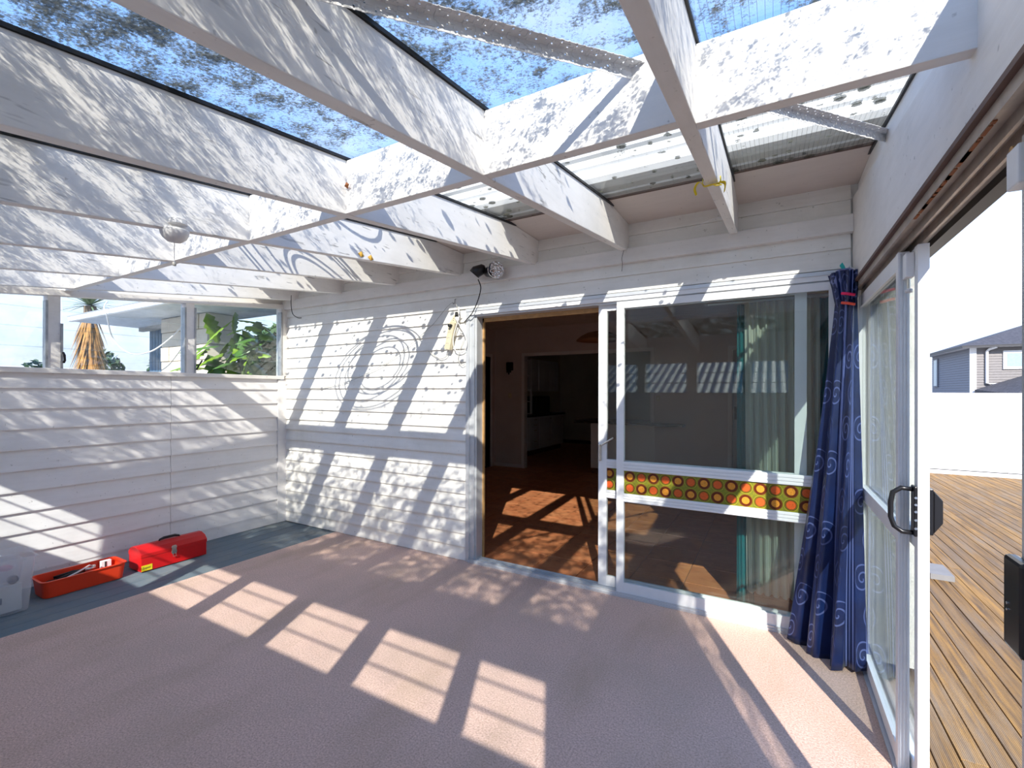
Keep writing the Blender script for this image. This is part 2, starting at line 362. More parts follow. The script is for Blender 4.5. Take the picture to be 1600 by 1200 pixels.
# ------------------------------------------------------------------ wall_back
wb = thing('wall_back', (1.2, .05, 0), 'weatherboarded white house wall behind the porch', 'wall', kind='structure')
box('wall_core', BOARD_B, wb, -.12, 2.46, .012, .12, -.05, 2.66)
box('wall_core', BOARD_B, wb, 2.46, 5.4, .012, .12, 2.11, 2.66)
box('wall_core', BOARD_B, wb, 5.05, 5.4, .012, .12, -.05, 2.11)
def lap(h, proud=.02): return [(.012, 0), (-proud, 0), (-proud, .012), (-.004, h), (.012, h)]
P = .1121
bl = None
for k in range(21):
    z = .004+P*k; x1 = 2.452 if k < 19 else 5.09
    if k in (0, 19): bl = MB().prism([(y, z+h) for y, h in lap(P)], 'x', .018, x1).build('weatherboard', BOARD_B, wb)
    else: copy_at(bl, wloc(bl)+Vector((0, 0, P)), wb) if False else None
    if k not in (0, 19):
        src = bl; c = copy_at(src, Vector((wloc(src).x, wloc(src).y, z)), wb)
for k in range(2):
    MB().prism([(y, 2.432+k*.09+h) for y, h in lap(.089, .016)], 'x', .018, 5.09).build('weatherboard', BOARD_B, wb)
lb = MB().box(.0, XR, -.05, .0, 2.328, 2.428).build('ledger_board', TRIM, wb, bevel=.004, label='long white ledger board under the rafter ends')
box('corner_bead', TRIM, wb, .0, .02, -.03, .01, 0, 2.33)
box('rotten_plate', plain('rotten_wood', (.10, .05, .025), .9), wb, .0, .45, -.012, .012, -.02, .006)
# ------------------------------------------------------------------ wall_left
wl = thing('wall_left', (-.05, -1.7, 0), 'low weatherboarded wall under a row of louvre windows', 'wall', kind='structure')
box('wall_core', BOARD_L, wl, -.09, -.012, YF, .012, -.05, 1.55)
PL = .1493
def lapx(h, proud=.018): return [(-.012, 0), (proud, 0), (proud, .01), (.003, h), (-.012, h)]
tops = [1.562]+[1.45-PL*i for i in range(10)]
for i in range(10):
    zt0, zb0 = tops[i], tops[i+1]
    if i in (0, 1):
        srcs = []
        for (ya, yb) in ((-.112, -1.128), (-1.131, YF)):
            srcs.append(MB().prism([(x, zb0+h) for x, h in lapx(zt0-zb0)], 'y', yb, ya).build('weatherboard', BOARD_L, wl))
    else:
        for s in srcs: copy_at(s, Vector((wloc(s).x, wloc(s).y, zb0)), wl)
box('weatherboard', BOARD_L, wl, -.012, .014, YF, -.112, 0, tops[10])
box('corner_board', BOARD_L, wl, -.012, .022, -.110, -.004, 0, 1.555)
# sill and sloping head over the louvres
sl = MB().box(-.1, .035, YF, -.045, 1.562, 1.60).build('sill', TRIM, wl, bevel=.003)
hb = lambda y: 2.345+.104*y
MB().prism([(YF, hb(YF)), (-.0, hb(0)), (-.0, hb(0)+.045), (YF, hb(YF)+.045)], 'x', -.06, .03).build('window_head', TRIM, wl)
MB().prism([(YF, hb(YF)+.045), (0, hb(0)+.045), (0, 2.64), (YF, zt(YF))], 'x', -.08, -.02).build('upper_wall', TRIM, wl)
box('corner_post', TRIM, wl, -.08, .03, -.06, -.002, 1.6, 2.36)
# ------------------------------------------------------------------ louvre windows in the left wall
bays = [(-3.40, -2.87), (-2.80, -1.94), (-1.87, -1.015), (-.945, -.07)]
descr = ['louvre window in the left wall at the front end of the porch', 'three-blade louvre window showing open sky beside the storage tub wall', 'louvre window looking out on the cabbage tree and blue wall', 'louvre window in the corner, green leaves behind its cracked blade']
gm = plain('louvre_metal', (.42, .43, .44), .45, .5, .2, 20)
for i, (ya, yb) in enumerate(bays):
    w = thing('window_%d' % (i+1), (0, (ya+yb)/2, 1.6), descr[i], 'window', kind='structure')
    for yy, sgn in ((ya, 1), (yb, -1)):
        h1 = hb(yy)
        MB().box(-.075, .022, min(yy, yy-sgn*.035), max(yy, yy-sgn*.035), 1.60, h1+.01).build('mullion', TRIM, w)
        MB().box(-.03, .03, min(yy, yy+sgn*.014), max(yy, yy+sgn*.014), 1.60, h1-.02-(.19 if i == 2 and sgn > 0 else .02)).build('louvre_gallery', gm, w)
    n = 4 if i < 3 else 5
    zz = 1.607
    for k in range(n):
        top = min(zz+.152, min(hb(ya), hb(yb))-.004) if k < n-1 else None
        y0, y1 = ya+.016, yb-.016; yc = (y0+y1)/2
        za1, zb1 = (top, top) if top else (hb(y0)-.004, hb(y1)-.004)
        if i == 3 and k == 0:
            # cracked blade: the lower corner has broken away
            poly = [(y0, zz+.11), (y0+.10, zz+.075), (y0+.26, zz+.05), (y0+.37, zz+.02), (y0+.44, zz), (y1, zz), (y1, za1), (y0, za1)]
            mbx = MB(); nn = len(poly)
            def xx(z): return .012-.035*(z-zz)/.15
            vs = [(xx(z), y, z) for y, z in poly]+[(xx(z)-.005, y, z) for y, z in poly]
            mbx.add(vs, [tuple(range(nn)), tuple(range(2*nn-1, nn-1, -1))]+[(j, (j+1) % nn, nn+(j+1) % nn, nn+j) for j in range(nn)])
            mbx.build('louvre_blade', LOUVRE, w, label='cracked glass louvre blade')
        else:
            vs = []
            for dx in (0, -.005):
                vs += [(.012+dx, y0, zz), (.012+dx, y1, zz), (-.023+dx, y1, zb1), (-.023+dx, y0, za1)]
            MB().add(vs, [(0, 1, 2, 3), (7, 6, 5, 4), (0, 4, 5, 1), (1, 5, 6, 2), (2, 6, 7, 3), (3, 7, 4, 0)]).build('louvre_blade', LOUVRE, w)
        zz += .1435
    if i == 2:
        MB().tube([(.035, ya+.012, 1.72), (.055, ya+.014, 1.70), (.055, ya+.016, 1.66), (.04, ya+.014, 1.645)], .008).build('lever', BLACK, w)
    if i == 3:
        MB().tube([(.035, ya+.014, 1.63), (.05, ya+.02, 1.66), (.06, ya+.05, 1.72)], .007).build('lever', BLACK, w)

# ------------------------------------------------------------------ wall_front with louvre windows (behind the viewpoint)
wf = thing('wall_front', (2.5, YF-.05, 0), 'weatherboarded front wall of the porch with a window row', 'wall', kind='structure')
box('wall_core', BOARD_L, wf, -.1, XR+.15, YF-.1, YF-.015, -.05, 1.42)
for k in range(9): MB().prism([(YF-.015-(y-.012), .004+.155*k+h) for y, h in [(.012, 0), (-.018, 0), (-.018, .01), (-.003, .155), (.012, .155)]], 'x', 0, XR).build('weatherboard', BOARD_L, wf)
box('window_head', TRIM, wf, -.1, XR+.15, YF-.1, YF, 1.84, 2.0)
MB().prism([(YF-.1, 2.0), (YF-.02, 2.0), (YF-.02, zt(YF-.02)+.010), (YF-.1, zt(YF-.1)+.010)], 'x', -.1, XR+.15).build('eave_blocking', TRIM, wf)
wx = [.37, 1.05, 1.73, 2.41, 3.10, 3.80, 4.46]
edges = [(x, x+(.565 if x < 4.4 else .42)) for x in wx]
prev = -.1
for a, b in edges+[(XR+.15, XR+.16)]:
    box('mullion', TRIM, wf, prev, a, YF-.1, YF, 1.42, 1.84); prev = b
for i, (a, b) in enumerate(edges):
    w = thing('window_%d' % (5+i), ((a+b)/2, YF-.05, 1.42), 'louvre window number %s from the left end of the front wall' % ['one', 'two', 'three', 'four', 'five', 'six', 'seven'][i], 'window', kind='structure')
    for k in range(3):
        z0 = 1.425+.138*k
        MB().add([(x, YF-.03-dy-(.03 if z > z0 else 0), z) for dy in (0, .005) for x, z in ((a, z0), (b, z0), (b, z0+.145 if k < 2 else 1.838), (a, z0+.145 if k < 2 else 1.838))],
                 [(0, 1, 2, 3), (7, 6, 5, 4), (0, 4, 5, 1), (1, 5, 6, 2), (2, 6, 7, 3), (3, 7, 4, 0)]).build('louvre_blade', LOUVRE, w)
        box('blade_clip', gm, w, a, b, YF-.040, YF-.03, z0-.006, z0+.003)

# ------------------------------------------------------------------ glazed roof
ce = thing('ceiling', (2.5, -1.8, 2.2), 'white timber rafters carrying a lichen-spotted glass roof', 'ceiling', kind='structure')
RX = [.204, .925, 1.664, 2.398, 3.107, 3.81, 4.497]
y0 = YF-.12; y1 = -.002
poly = [(y0, zb(y0)), (y1, zb(y1)), (y1, 2.604), (-.36, 2.604), (y0, zt(y0))]
rf = MB().prism(poly, 'x', RX[0]-.023, RX[0]+.023).build('rafter', PAINT, ce, bevel=.003)
for x in RX[1:]: copy_at(rf, Vector((x, wloc(rf).y, wloc(rf).z)), ce)
gk = MB().prism([(y0, zt(y0)), (-.37, zt(-.37)), (-.37, zt(-.37)+.012), (y0, zt(y0)+.012)], 'x', RX[0]-.030, RX[0]+.030).build('glazing_gasket', BLACK, ce)
for x in RX[1:]+[5.145]: copy_at(gk, Vector((x, wloc(gk).y, wloc(gk).z)), ce)
YN = -1.85
for a, b in zip([0]+RX, RX+[5.10]):
    ax = a+.023 if a else -.02; bx = b-.023 if b < 5.05 else 5.115
    dy = random.uniform(-.006, .006) if a != 4.497 else .03
    MB().prism([(YN+dy, 2.188), (YN+dy+.046, 2.192), (YN+dy+.046, zt(YN+.046)-.002), (YN+dy, zt(YN)-.002)], 'x', ax, bx).build('nogging', PAINT_X, ce, bevel=.002)
for a, b in zip([-.07]+RX, RX+[5.17]):
    MB().prism([(y0-.05, zt(y0-.05)+.013), (-.485, zt(-.485)+.013), (-.485, zt(-.485)+.020), (y0-.05, zt(y0-.05)+.020)], 'x', a+.006, b-.006).build('glass_pane', ROOFW if a > 4.4 else ROOFG, ce)
# edge rafter and side beam along the right wall
MB().prism([(y0, zb(y0)), (0, zb(0)), (0, 2.604), (-.36, 2.604), (y0, zt(y0))], 'x', 5.125, 5.17).build('edge_rafter', PAINT, ce)
# perforated strap brace, real holes
P0, P1 = Vector((3.70, -2.80, 2.62-SL*2.80)), Vector((5.14, -.70, 2.62-SL*.70))
def brace():
    m = MB(); d = P1-P0; L = d.length; d.normalize(); side_ = d.cross(Vector((0, 0, 1))).normalized(); up = side_.cross(d)
    cell = .024; n = int(L/cell); W = .033
    for leg in ((side_, up), (up*-1, side_)):
        ax, nn_ = leg
        us = [0, .010, .0145, .022, .0265, W]
        for i in range(n):
            ts = [0, .006, .0105, cell]
            for j in range(5):
                for k in range(3):
                    if j in (1, 3) and k == 1 and (i+j//2) % 2 == 0: continue
                    q = [P0+d*(i*cell+ts[k+a])+ax*us[j+b] for a, b in ((0, 0), (1, 0), (1, 1), (0, 1))]
                    m.add(q, [(0, 1, 2, 3)])
    return m
br = brace().build('strap_brace', plain('galvanised', (.78, .77, .76), .5, 0, .1), ce, label='perforated steel brace running diagonally under the glass')
sm = br.modifiers.new('solid', 'SOLIDIFY'); sm.thickness = .0015
# ------------------------------------------------------------------ eave of the house over the back wall
ev = thing('ceiling_eave', (2.5, -.3, 2.6), 'pinkish soffit and white gutter of the house eave above the glass', 'ceiling', kind='structure')
box('soffit', SOFFIT, ev, -.1, 5.5, -.48, .0, 2.606, 2.622)
box('soffit_strip', BROWN, ev, -.1, 5.2, -.486, -.47, 2.602, 2.612)
box('fascia', ALU_W, ev, -.1, 5.5, -.52, -.48, 2.62, 2.80)
gp = [(-.522, 2.80), (-.522, 2.63), (-.60, 2.625), (-.665, 2.635), (-.682, 2.66), (-.682, 2.70), (-.668, 2.715), (-.682, 2.73), (-.682, 2.77), (-.70, 2.785), (-.70, 2.80), (-.67, 2.80), (-.67, 2.65), (-.54, 2.65), (-.54, 2.80)]
MB().prism(gp, 'x', -.1, 5.5).build('gutter', ALU_W, ev)
MB().prism([(-.66, 2.80), (8.9, 4.6), (8.9, 4.72), (-.66, 2.86)], 'x', -.2, 5.5).build('roof_slope', plain('roof_iron', (.25, .25, .26), .5), ev)

# ------------------------------------------------------------------ right wall: beam, head track, solid part
wr = thing('wall_right', (5.2, -1.7, 0), 'white beam and aluminium head over the side sliding doors', 'wall', kind='structure')
yb0 = YF-.1
MB().prism([(yb0, 2.035), (0, 2.035), (0, 2.53), (yb0, 2.53+SL*yb0)], 'x', 5.10, 5.124).build('side_beam', TRIM, wr, label='wide white fascia board above the side doors')
MB().prism([(yb0, 2.045), (0, 2.045), (0, 2.60), (yb0, zt(yb0))], 'x', 5.17, 5.29).build('outer_fascia', TRIM, wr)
hd = MB().box(5.088, 5.112, yb0, -.01, 2.022, 2.036).build('seal_strip', BROWN, wr)
for (xa, xb, za, zc, mt) in ((5.102, 5.112, 1.992, 2.024, ALU_T), (5.112, 5.138, 2.004, 2.03, ALU_T), (5.138, 5.146, 1.975, 2.03, ALU_T), (5.146, 5.172, 2.0, 2.03, ALU_T), (5.172, 5.180, 1.968, 2.03, ALU_T), (5.180, 5.21, 1.99, 2.03, ALU_T), (5.21, 5.25, 1.965, 2.035, BLACK)):
    box('head_track', mt, wr, xa, xb, yb0, -.01, za, zc)
rust = MB(); 
for k in range(26):
    ya = -1.9+.012*k*1.9+random.uniform(0, .02); rust.box(5.1035, 5.1105, ya, ya+random.uniform(.012, .05), 1.9885, 1.9925)
rust.build('rust_streak', RUST, wr)
box('wall_core', TRIM, wr, 5.12, 5.26, YF-.1, -2.36, -.05, 1.97)
sg = thing('door_4', (5.17, -2.1, 0), 'second aluminium side leaf with a black lock on its stile', 'door', kind='structure')
box('stile', ALU, sg, 5.158, 5.19, -1.925, -1.852, 0.008, 1.962)
box('pane', GLASSD, sg, 5.172, 5.176, -2.36, -1.925, .08, 1.90); box('bottom_rail', ALU, sg, 5.16, 5.188, -2.36, -1.925, .008, .08); box('top_rail', ALU, sg, 5.16, 5.188, -2.36, -1.925, 1.90, 1.962)
box('lock', BLACKG, sg, 5.132, 5.157, -1.925, -1.842, .905, 1.095, bevel=.008)
for z in (.985, .998): MB().lathe([(.003, 0), (.003, -.002), (0, -.003)], (5.132, -1.868, z), 10, 'x').build('screw', CHROME, sg)
box('top_latch', ALU_W, sg, 5.13, 5.157, -1.92, -1.865, 1.845, 1.925, bevel=.004)
MB().lathe([(.0, -.003), (.011, -.003), (.011, .003), (0, .003)], (5.145, -1.85, 1.935), 12, 'x').build('latch_key', TIMBER, sg)
box('threshold', ALU, wr, 5.11, 5.20, YF, -.01, -.03, .006)
# ------------------------------------------------------------------ sliding door helper
def leaf(root, plane, at, a, b, z0, z1, thick, st, rails, mat, glassmat, flutes=True):
    """a framed glass leaf; plane 'y' = lies along x at y=at, plane 'x' = lies along y at x=at"""
    def bx(nm, u0, u1, za, zc, t0, t1, m):
        if plane == 'y': return box(nm, m, root, u0, u1, at+t0, at+t1, za, zc)
        return box(nm, m, root, at+t0, at+t1, u0, u1, za, zc)
    bx('stile', a, a+st, z0, z1, 0, thick, mat); bx('stile', b-st, b, z0, z1, 0, thick, mat)
    for (za, zc, nm) in rails:
        r = bx(nm, a+st, b-st, za, zc, .003, thick-.003, mat)
        if nm == 'mid_rail' and flutes:
            h = (zc-za)/3
            for k in range(3):
                q = bx('rail_flute', a+st, b-st, za+h*k+.004, za+h*(k+1)-.003, -.003, .004, mat); w_ = wloc(q); q.parent = r; q.location = w_-wloc(r)
    zs = sorted(rails)
    for i in range(len(zs)-1):
        if zs[i+1][0]-zs[i][1] > .25:
            bx('pane', a+st, b-st, zs[i][1], zs[i+1][0], thick/2-.002, thick/2+.002, glassmat)
# ------------------------------------------------------------------ door_1: sliding door in the back wall
d1 = thing('door_1', (3.75, 0, 0), 'aluminium sliding door to the kitchen with a printed band', 'door', kind='structure')
box('frame_jamb', ALU, d1, 2.455, 2.487, -.022, .10, 0, 2.125)
box('frame_jamb', ALU, d1, 2.487, 2.53, -.006, .10, 0, 2.085)
box('frame_jamb', ALU, d1, 2.53, 2.545, .01, .10, 0, 2.08)
box('frame_jamb', ALU_W, d1, 5.035, 5.075, -.012, .10, 0, 2.10)
box('frame_head', ALU, d1, 2.455, 5.085, -.026, .10, 2.105, 2.128)
box('frame_head', ALU_W, d1, 2.487, 5.085, -.020, .10, 2.076, 2.106)
box('frame_head', ALU, d1, 2.53, 5.05, .004, .10, 2.062, 2.078)
box('door_sill', ALU, d1, 2.487, 5.085, -.035, .10, -.02, .016)
for yy in (-.028, .004, .034, .066): box('sill_track', ALU, d1, 2.50, 5.05, yy, yy+.006, .014, .030)
box('timber_reveal', TIMBER, d1, 2.545, 2.558, .098, .118, .0, 2.065)
box('timber_reveal', TIMBER, d1, 2.545, 5.04, .098, .118, 2.028, 2.062)
rails = [(.026, .10, 'bottom_rail'), (.664, .722, 'mid_rail'), (.882, .945, 'mid_rail'), (2.02, 2.066, 'top_rail')]
leaf(d1, 'y', -.022, 3.752, 5.04, .02, 2.066, .03, .052, rails, ALU_W, GLASS)      # fixed leaf, outer track
leaf(d1, 'y', .036, 3.60, 4.885, .03, 2.062, .03, .062, rails, ALU_W, GLASS)        # open sliding leaf, inner track
def film(x0, x1, y, z0, z1, off):
    m = MB(); c = (z1-z0)/2
    m.add([(x0, y, z0), (x1, y, z0), (x1, y, z1), (x0, y, z1), (x0, y+.004, z0), (x1, y+.004, z0), (x1, y+.004, z1), (x0, y+.004, z1)], [(0, 1, 2, 3), (7, 6, 5, 4), (0, 4, 5, 1), (1, 5, 6, 2), (2, 6, 7, 3), (3, 7, 4, 0)])
    m.uv = [((p[0]-x0)/c+off, (p[2]-z0)/c) for p in m.v]
    return m.build('printed_panel', CIRC, d1, label='band of orange discs on olive green')
film(3.804, 4.988, -.010, .722, .882, 0); film(3.662, 4.823, .05, .722, .882, .3)
hdl = MB().box(3.607, 3.628, .018, .036, .93, 1.055).build('pull_handle', CHROME, d1, bevel=.005)
MB().tube([(3.615, .028, 1.05), (3.63, .012, 1.045), (3.72, .012, 1.105)], .007).build('latch_lever', CHROME, d1)
# ------------------------------------------------------------------ door_2: stacked side doors
d2 = thing('door_2', (5.15, -.5, 0), 'aluminium side sliding door pushed back beside the blue curtain', 'door', kind='structure')
r2 = [(.012, .075, 'bottom_rail'), (.865, .93, 'mid_rail'), (1.90, 1.962, 'top_rail')]
leaf(d2, 'x', 5.122, -.965, -.02, .008, 1.962, .034, .035, r2, ALU_W, GLASS, False)
leaf(d2, 'x', 5.160, -1.058, -.03, .008, 1.962, .032, .045, r2, ALU_W, GLASS, False)
for k in range(3): box('stile_flute', ALU, d2, 5.127+.010*k, 5.132+.010*k, -.9675, -.9645, .01, 1.955)
dh = MB().box(5.150, 5.161, -1.056, -1.008, .915, 1.095).build('handle_plate', BLACKG, d2, bevel=.004)
MB().tube([(5.152, -1.035, 1.082), (5.118, -1.035, 1.084), (5.094, -1.035, 1.065), (5.088, -1.035, 1.03), (5.088, -1.035, .975), (5.098, -1.035, .942), (5.12, -1.035, .925), (5.152, -1.035, .925)], .0085, 10).build('handle_grip', BLACKG, d2, True)
for z in (.945, .975, 1.005, 1.03, 1.055): MB().lathe([(.0045, -.001), (.0045, .003), (0, .004)], (5.155, -1.058, z), 10, 'y').build('screw', CHROME, d2)
MB().prism([(-1.05, .925), (-.985, .925), (-.985, 1.09), (-1.05, 1.09)], 'x', 5.192, 5.205).build('outer_plate', BLACKG, d2, bevel=.003)
MB().add([(5.205, y, z) for y, z in ((-1.05, .93), (-.99, .93), (-.99, 1.085), (-1.05, 1.085))]+[(5.232, y, z) for y, z in ((-1.045, .97), (-.995, .97), (-.995, 1.05), (-1.045, 1.05))],
         [(0, 1, 2, 3), (4, 5, 6, 7), (0, 1, 5, 4), (1, 2, 6, 5), (2, 3, 7, 6), (3, 0, 4, 7)]).build('outer_grip', BLACKG, d2, bevel=.004)
box('bolt_box', ALU_W, d2, 5.134, 5.159, -1.02, -.968, 1.855, 1.945, bevel=.003)
MB().tube([(5.147, -.995, 1.855), (5.147, -.995, 1.815)], .005).build('bolt_rod', CHROME, d2)
MB().lathe([(0, 0), (.011, .002), (.012, .012), (.008, .016), (0, .017)], (5.147, -.995, 1.80), 14).build('bolt_knob', WHITE, d2, True)

# ------------------------------------------------------------------ kitchen beyond the sliding door
fk = tag(MB().box(-.12, 5.4, .10, 9.0, -.06, -.004).build('floor_kitchen', GROUT), 'terracotta tiled floor of the kitchen', 'floor', kind='structure')
tl0 = None; TS = .375
for i in range(-7, 8):
    for j in range(-1, 12):
        x = 2.632+TS*i; y = .452+TS*j
        if y < .1-.3 or x < -.02 or x+TS > 5.27: continue
        xa, xb, ya, yb_ = x+.003, x+TS-.003, max(y+.003, .105), y+TS-.003
        if j == -1: MB().box(xa, xb, ya, yb_, -.008, .003).build('tile', TILE, fk, bevel=.0015)
        elif tl0 is None: tl0 = MB().box(xa, xb, ya, yb_, -.008, .003).build('tile', TILE, fk, bevel=.0015)
        else: copy_at(tl0, Vector(((xa+xb)/2, (ya+yb_)/2, -.008)), fk)
box('room_carpet', CEILIN, fk, -2.6, -.12, 2.4, 5.0, -.05, -.002)
box('tile_field', TILE, fk, -.6, 4.4, 4.98, 8.9, -.01, .001)
CZ = 2.63
ck = thing('ceiling_kitchen', (2.5, 4, CZ), 'dark shaded kitchen ceiling', 'ceiling', kind='structure')
box('ceiling_sheet', CEILIN, ck, -.12, 5.4, .12, 9.0, CZ, CZ+.05); box('ceiling_sheet', CEILIN, ck, -2.6, -.12, 2.4, 9.0, CZ, CZ+.05)
def wall_openings(root, axis, at, th, a, b, opens, mat, top=CZ, bottom=-.02):
    cur = a
    for (o0, o1, oz) in opens+[(b, None, None)]:
        if o0 > cur:
            if axis == 'x': box('wall_sheet', mat, root, cur, o0, at, at+th, bottom, top)
            else: box('wall_sheet', mat, root, at, at+th, cur, o0, bottom, top)
        if o1 is None: break
        if axis == 'x': box('wall_sheet', mat, root, o0, o1, at, at+th, oz, top)
        else: box('wall_sheet', mat, root, at, at+th, o0, o1, oz, top)
        cur = o1
def architrave(root, axis, at, o0, o1, oz, w=.06, th=.10, pr=.012):
    for (u0, u1, za, zc) in ((o0-w, o0, 0, oz+w), (o1, o1+w, 0, oz+w), (o0, o1, oz, oz+w)):
        if axis == 'x': box('architrave', WHITE, root, u0, u1, at-pr, at+th+pr, za, zc)
        else: box('architrave', WHITE, root, at-pr, at+th+pr, u0, u1, za, zc)
wk = thing('wall_kitchen_divider', (2, 4.45, 0), 'mauve inner wall with a wide opening to the kitchen cabinets', 'wall', kind='structure')
wall_openings(wk, 'x', 4.4, .10, -.1, 5.4, [(.66, 2.98, 2.10), (4.18, 4.98, 2.07)], WALLIN)
architrave(wk, 'x', 4.4, .66, 2.98, 2.10); architrave(wk, 'x', 4.4, 4.18, 4.98, 2.07)
box('skirting', WHITE, wk, .0, .60, 4.388, 4.4, 0, .07); box('skirting', WHITE, wk, 3.04, 4.12, 4.388, 4.4, 0, .07)
wkl = thing('wall_dining_left', (-.05, 2.2, 0), 'dim mauve side wall with a doorway to a blue room', 'wall', kind='structure')
wall_openings(wkl, 'y', -.10, .10, .12, 4.4, [(3.45, 4.24, 2.10)], WALLIN); architrave(wkl, 'y', -.10, 3.45, 4.24, 2.10)
wkr = thing('wall_dining_right', (5.3, 2.2, 0), 'shaded right wall of the dining room', 'wall', kind='structure')
box('wall_sheet', WALLIN, wkr, 5.25, 5.4, .12, 9.0, -.02, CZ)
wkk = thing('wall_kitchen_far', (2, 8.9, 0), 'cream far wall of the kitchen', 'wall', kind='structure')
box('wall_sheet', WALLK, wkk, -.7, 5.4, 8.9, 9.0, -.02, CZ); box('wall_sheet', WALLK, wkk, -.7, -.6, 4.5, 8.9, -.02, CZ)
box('skirting', INK, wkk, -.6, 5.3, 8.885, 8.9, 0, .09)
wbl = thing('wall_blue_room', (-1.3, 3.5, 0), 'blue walls of the room behind the dining doorway', 'wall', kind='structure')
box('wall_sheet', BLUEW, wbl, -2.6, -2.5, 2.4, 5.0, -.02, CZ); box('wall_sheet', BLUEW, wbl, -2.5, -.1, 2.4, 2.5, -.02, CZ); box('wall_sheet', BLUEW, wbl, -2.5, -.7, 4.9, 5.0, -.02, CZ)
# interior door at the right of the divider wall
dr = thing('door_3', (4.58, 4.42, 0), 'grey inner door with a black lever handle behind the glass', 'door', kind='structure')
box('door_panel', plain('grey_door', (.30, .29, .28), .5), dr, 4.185, 4.975, 4.42, 4.46, .01, 2.06)
box('handle_plate', BLACK, dr, 4.205, 4.245, 4.412, 4.42, 1.03, 1.22); MB().tube([(4.225, 4.412, 1.13), (4.225, 4.37, 1.13), (4.34, 4.37, 1.13)], .011).build('handle_lever', BLACK, dr)
# things in the kitchen
sw = thing('light_switch', (.347, 4.4, 1.33), 'cream light switch on the wall beside the kitchen opening', 'light switch', 'light switches')
box('plate', CREAM, sw, .317, .377, 4.39, 4.3995, 1.32, 1.41); box('rocker', WHITE, sw, .34, .354, 4.386, 4.391, 1.35, 1.38)
sw2 = thing('light_switch', (3.10, 4.4, 1.30), 'light switch on the grey wall between the opening and inner door', 'light switch', 'light switches')
box('plate', CREAM, sw2, 3.07, 3.13, 4.39, 4.3995, 1.29, 1.38); box('rocker', WHITE, sw2, 3.093, 3.107, 4.386, 4.391, 1.32, 1.35)
ph = thing('wall_ornament', (.345, 4.39, 1.78), 'black wall ornament hanging above the cream light switch', 'ornament')
box('back_board', BLACK, ph, .27, .42, 4.375, 4.398, 1.84, 2.0, bevel=.01); box('body', BLACKG, ph, .285, .405, 4.345, 4.376, 1.86, 1.98, bevel=.012)
for k, (xx_, zz_) in enumerate(((.30, 1.80), (.335, 1.765), (.37, 1.80))): MB().tube([(xx_, 4.375, 1.86), (xx_, 4.37, zz_)], [.010, .016]).build('drop', BLACK, ph)
lp = thing('pendant_lamp', (2.86, 2.2, 2.06), 'brown dome pendant lamp hanging in the dining room', 'lamp')
MB().lathe([(.275, 0), (.27, .012), (.22, .055), (.14, .095), (.05, .115), (.02, .12), (.0, .121)], (2.86, 2.2, 2.06), 28).build('shade', plain('brown_shade', (.22, .10, .045), .6), lp, True)
MB().tube([(2.86, 2.2, 2.18), (2.86, 2.2, CZ-.02)], .005).build('flex', BLACK, lp); MB().lathe([(.05, 0), (.05, .02), (0, .02)], (2.86, 2.2, CZ-.0205), 16).build('ceiling_rose', WHITE, lp)
DARK = plain('dark_benchtop', (.02, .016, .014), .3)
pe = thing('peninsula', (2.4, 4.8, 0), 'white kitchen peninsula in the wide opening', 'cabinet')
box('body', WHITE, pe, 1.92, 2.96, 4.52, 5.1, .10, .90); box('plinth', plain('brick_plinth', (.16, .06, .03), .8), pe, 1.93, 2.95, 4.54, 5.08, .003, .10)
bt = tag(box('benchtop', DARK, None, 1.68, 2.97, 4.32, 5.12, .9, .94, .004), 'long dark benchtop on the white peninsula', 'benchtop')
MB().box(2.97, 3.52, 4.10, 4.37, .905, .94).box(2.4, 2.97, 4.10, 4.33, .905, .94).build('bar_end', DARK, bt)
kc = thing('base_cabinet', (-.25, 6.8, 0), 'white base cabinet with four drawers in the far kitchen', 'cabinet')
box('body', WHITE, kc, -.58, .0, 5.85, 7.75, .12, .87); box('plinth', plain('red_plinth', (.12, .035, .02), .7), kc, -.58, -.05, 5.9, 7.7, .002, .12)
for k, (za, zc) in enumerate(((.745, .86), (.625, .74), (.505, .62), (.13, .50))):
    d = box('drawer', WHITE, kc, .001, .018, 5.87, 6.35, za, zc, .002); MB().tube([(.032, 6.04, (za+zc)/2), (.032, 6.18, (za+zc)/2)], .008).build('drawer_handle', CHROME, d)
for ya in (6.37, 7.06):
    d = box('cupboard_door', WHITE, kc, .001, .018, ya, ya+.67, .13, .86, .002); MB().tube([(.032, ya+.52, .80), (.032, ya+.62, .80)], .008).build('cupboard_handle', CHROME, d)
kt = tag(box('benchtop', DARK, None, -.58, .04, 5.80, 7.80, .87, .91, .004), 'dark benchtop under the black microwave', 'benchtop')
mw = thing('microwave', (-.2, 6.9, .91), 'black microwave oven on the far kitchen bench', 'microwave')
box('case', BLACK, mw, -.45, -.06, 6.35, 7.05, .912, 1.33, .006); box('door', BLACKG, mw, -.06, -.045, 6.37, 6.86, .93, 1.31, .004); box('control_panel', BLACKG, mw, -.06, -.048, 6.87, 7.04, .93, 1.31, .003)
uc = thing('wall_cabinet', (-.4, 6.8, 1.4), 'white wall cabinet with open end shelves above the microwave', 'cabinet')
box('body', WHITE, uc, -.58, -.15, 6.30, 7.75, 1.45, 2.2); box('cupboard_door', WHITE, uc, -.149, -.132, 6.62, 7.18, 1.47, 2.18, .002); box('cupboard_door', WHITE, uc, -.149, -.132, 7.19, 7.74, 1.47, 2.18, .002)
box('side_panel', WHITE, uc, -.20, -.15, 6.27, 6.30, .915, 2.2)
box('back_panel', WHITE, uc, -.58, -.56, 5.85, 6.30, .915, 2.2)
for z in (.92, 1.2, 1.5, 1.8, 2.17): box('shelf', WHITE, uc, -.56, -.18, 5.85, 6.27, z, z+.022)

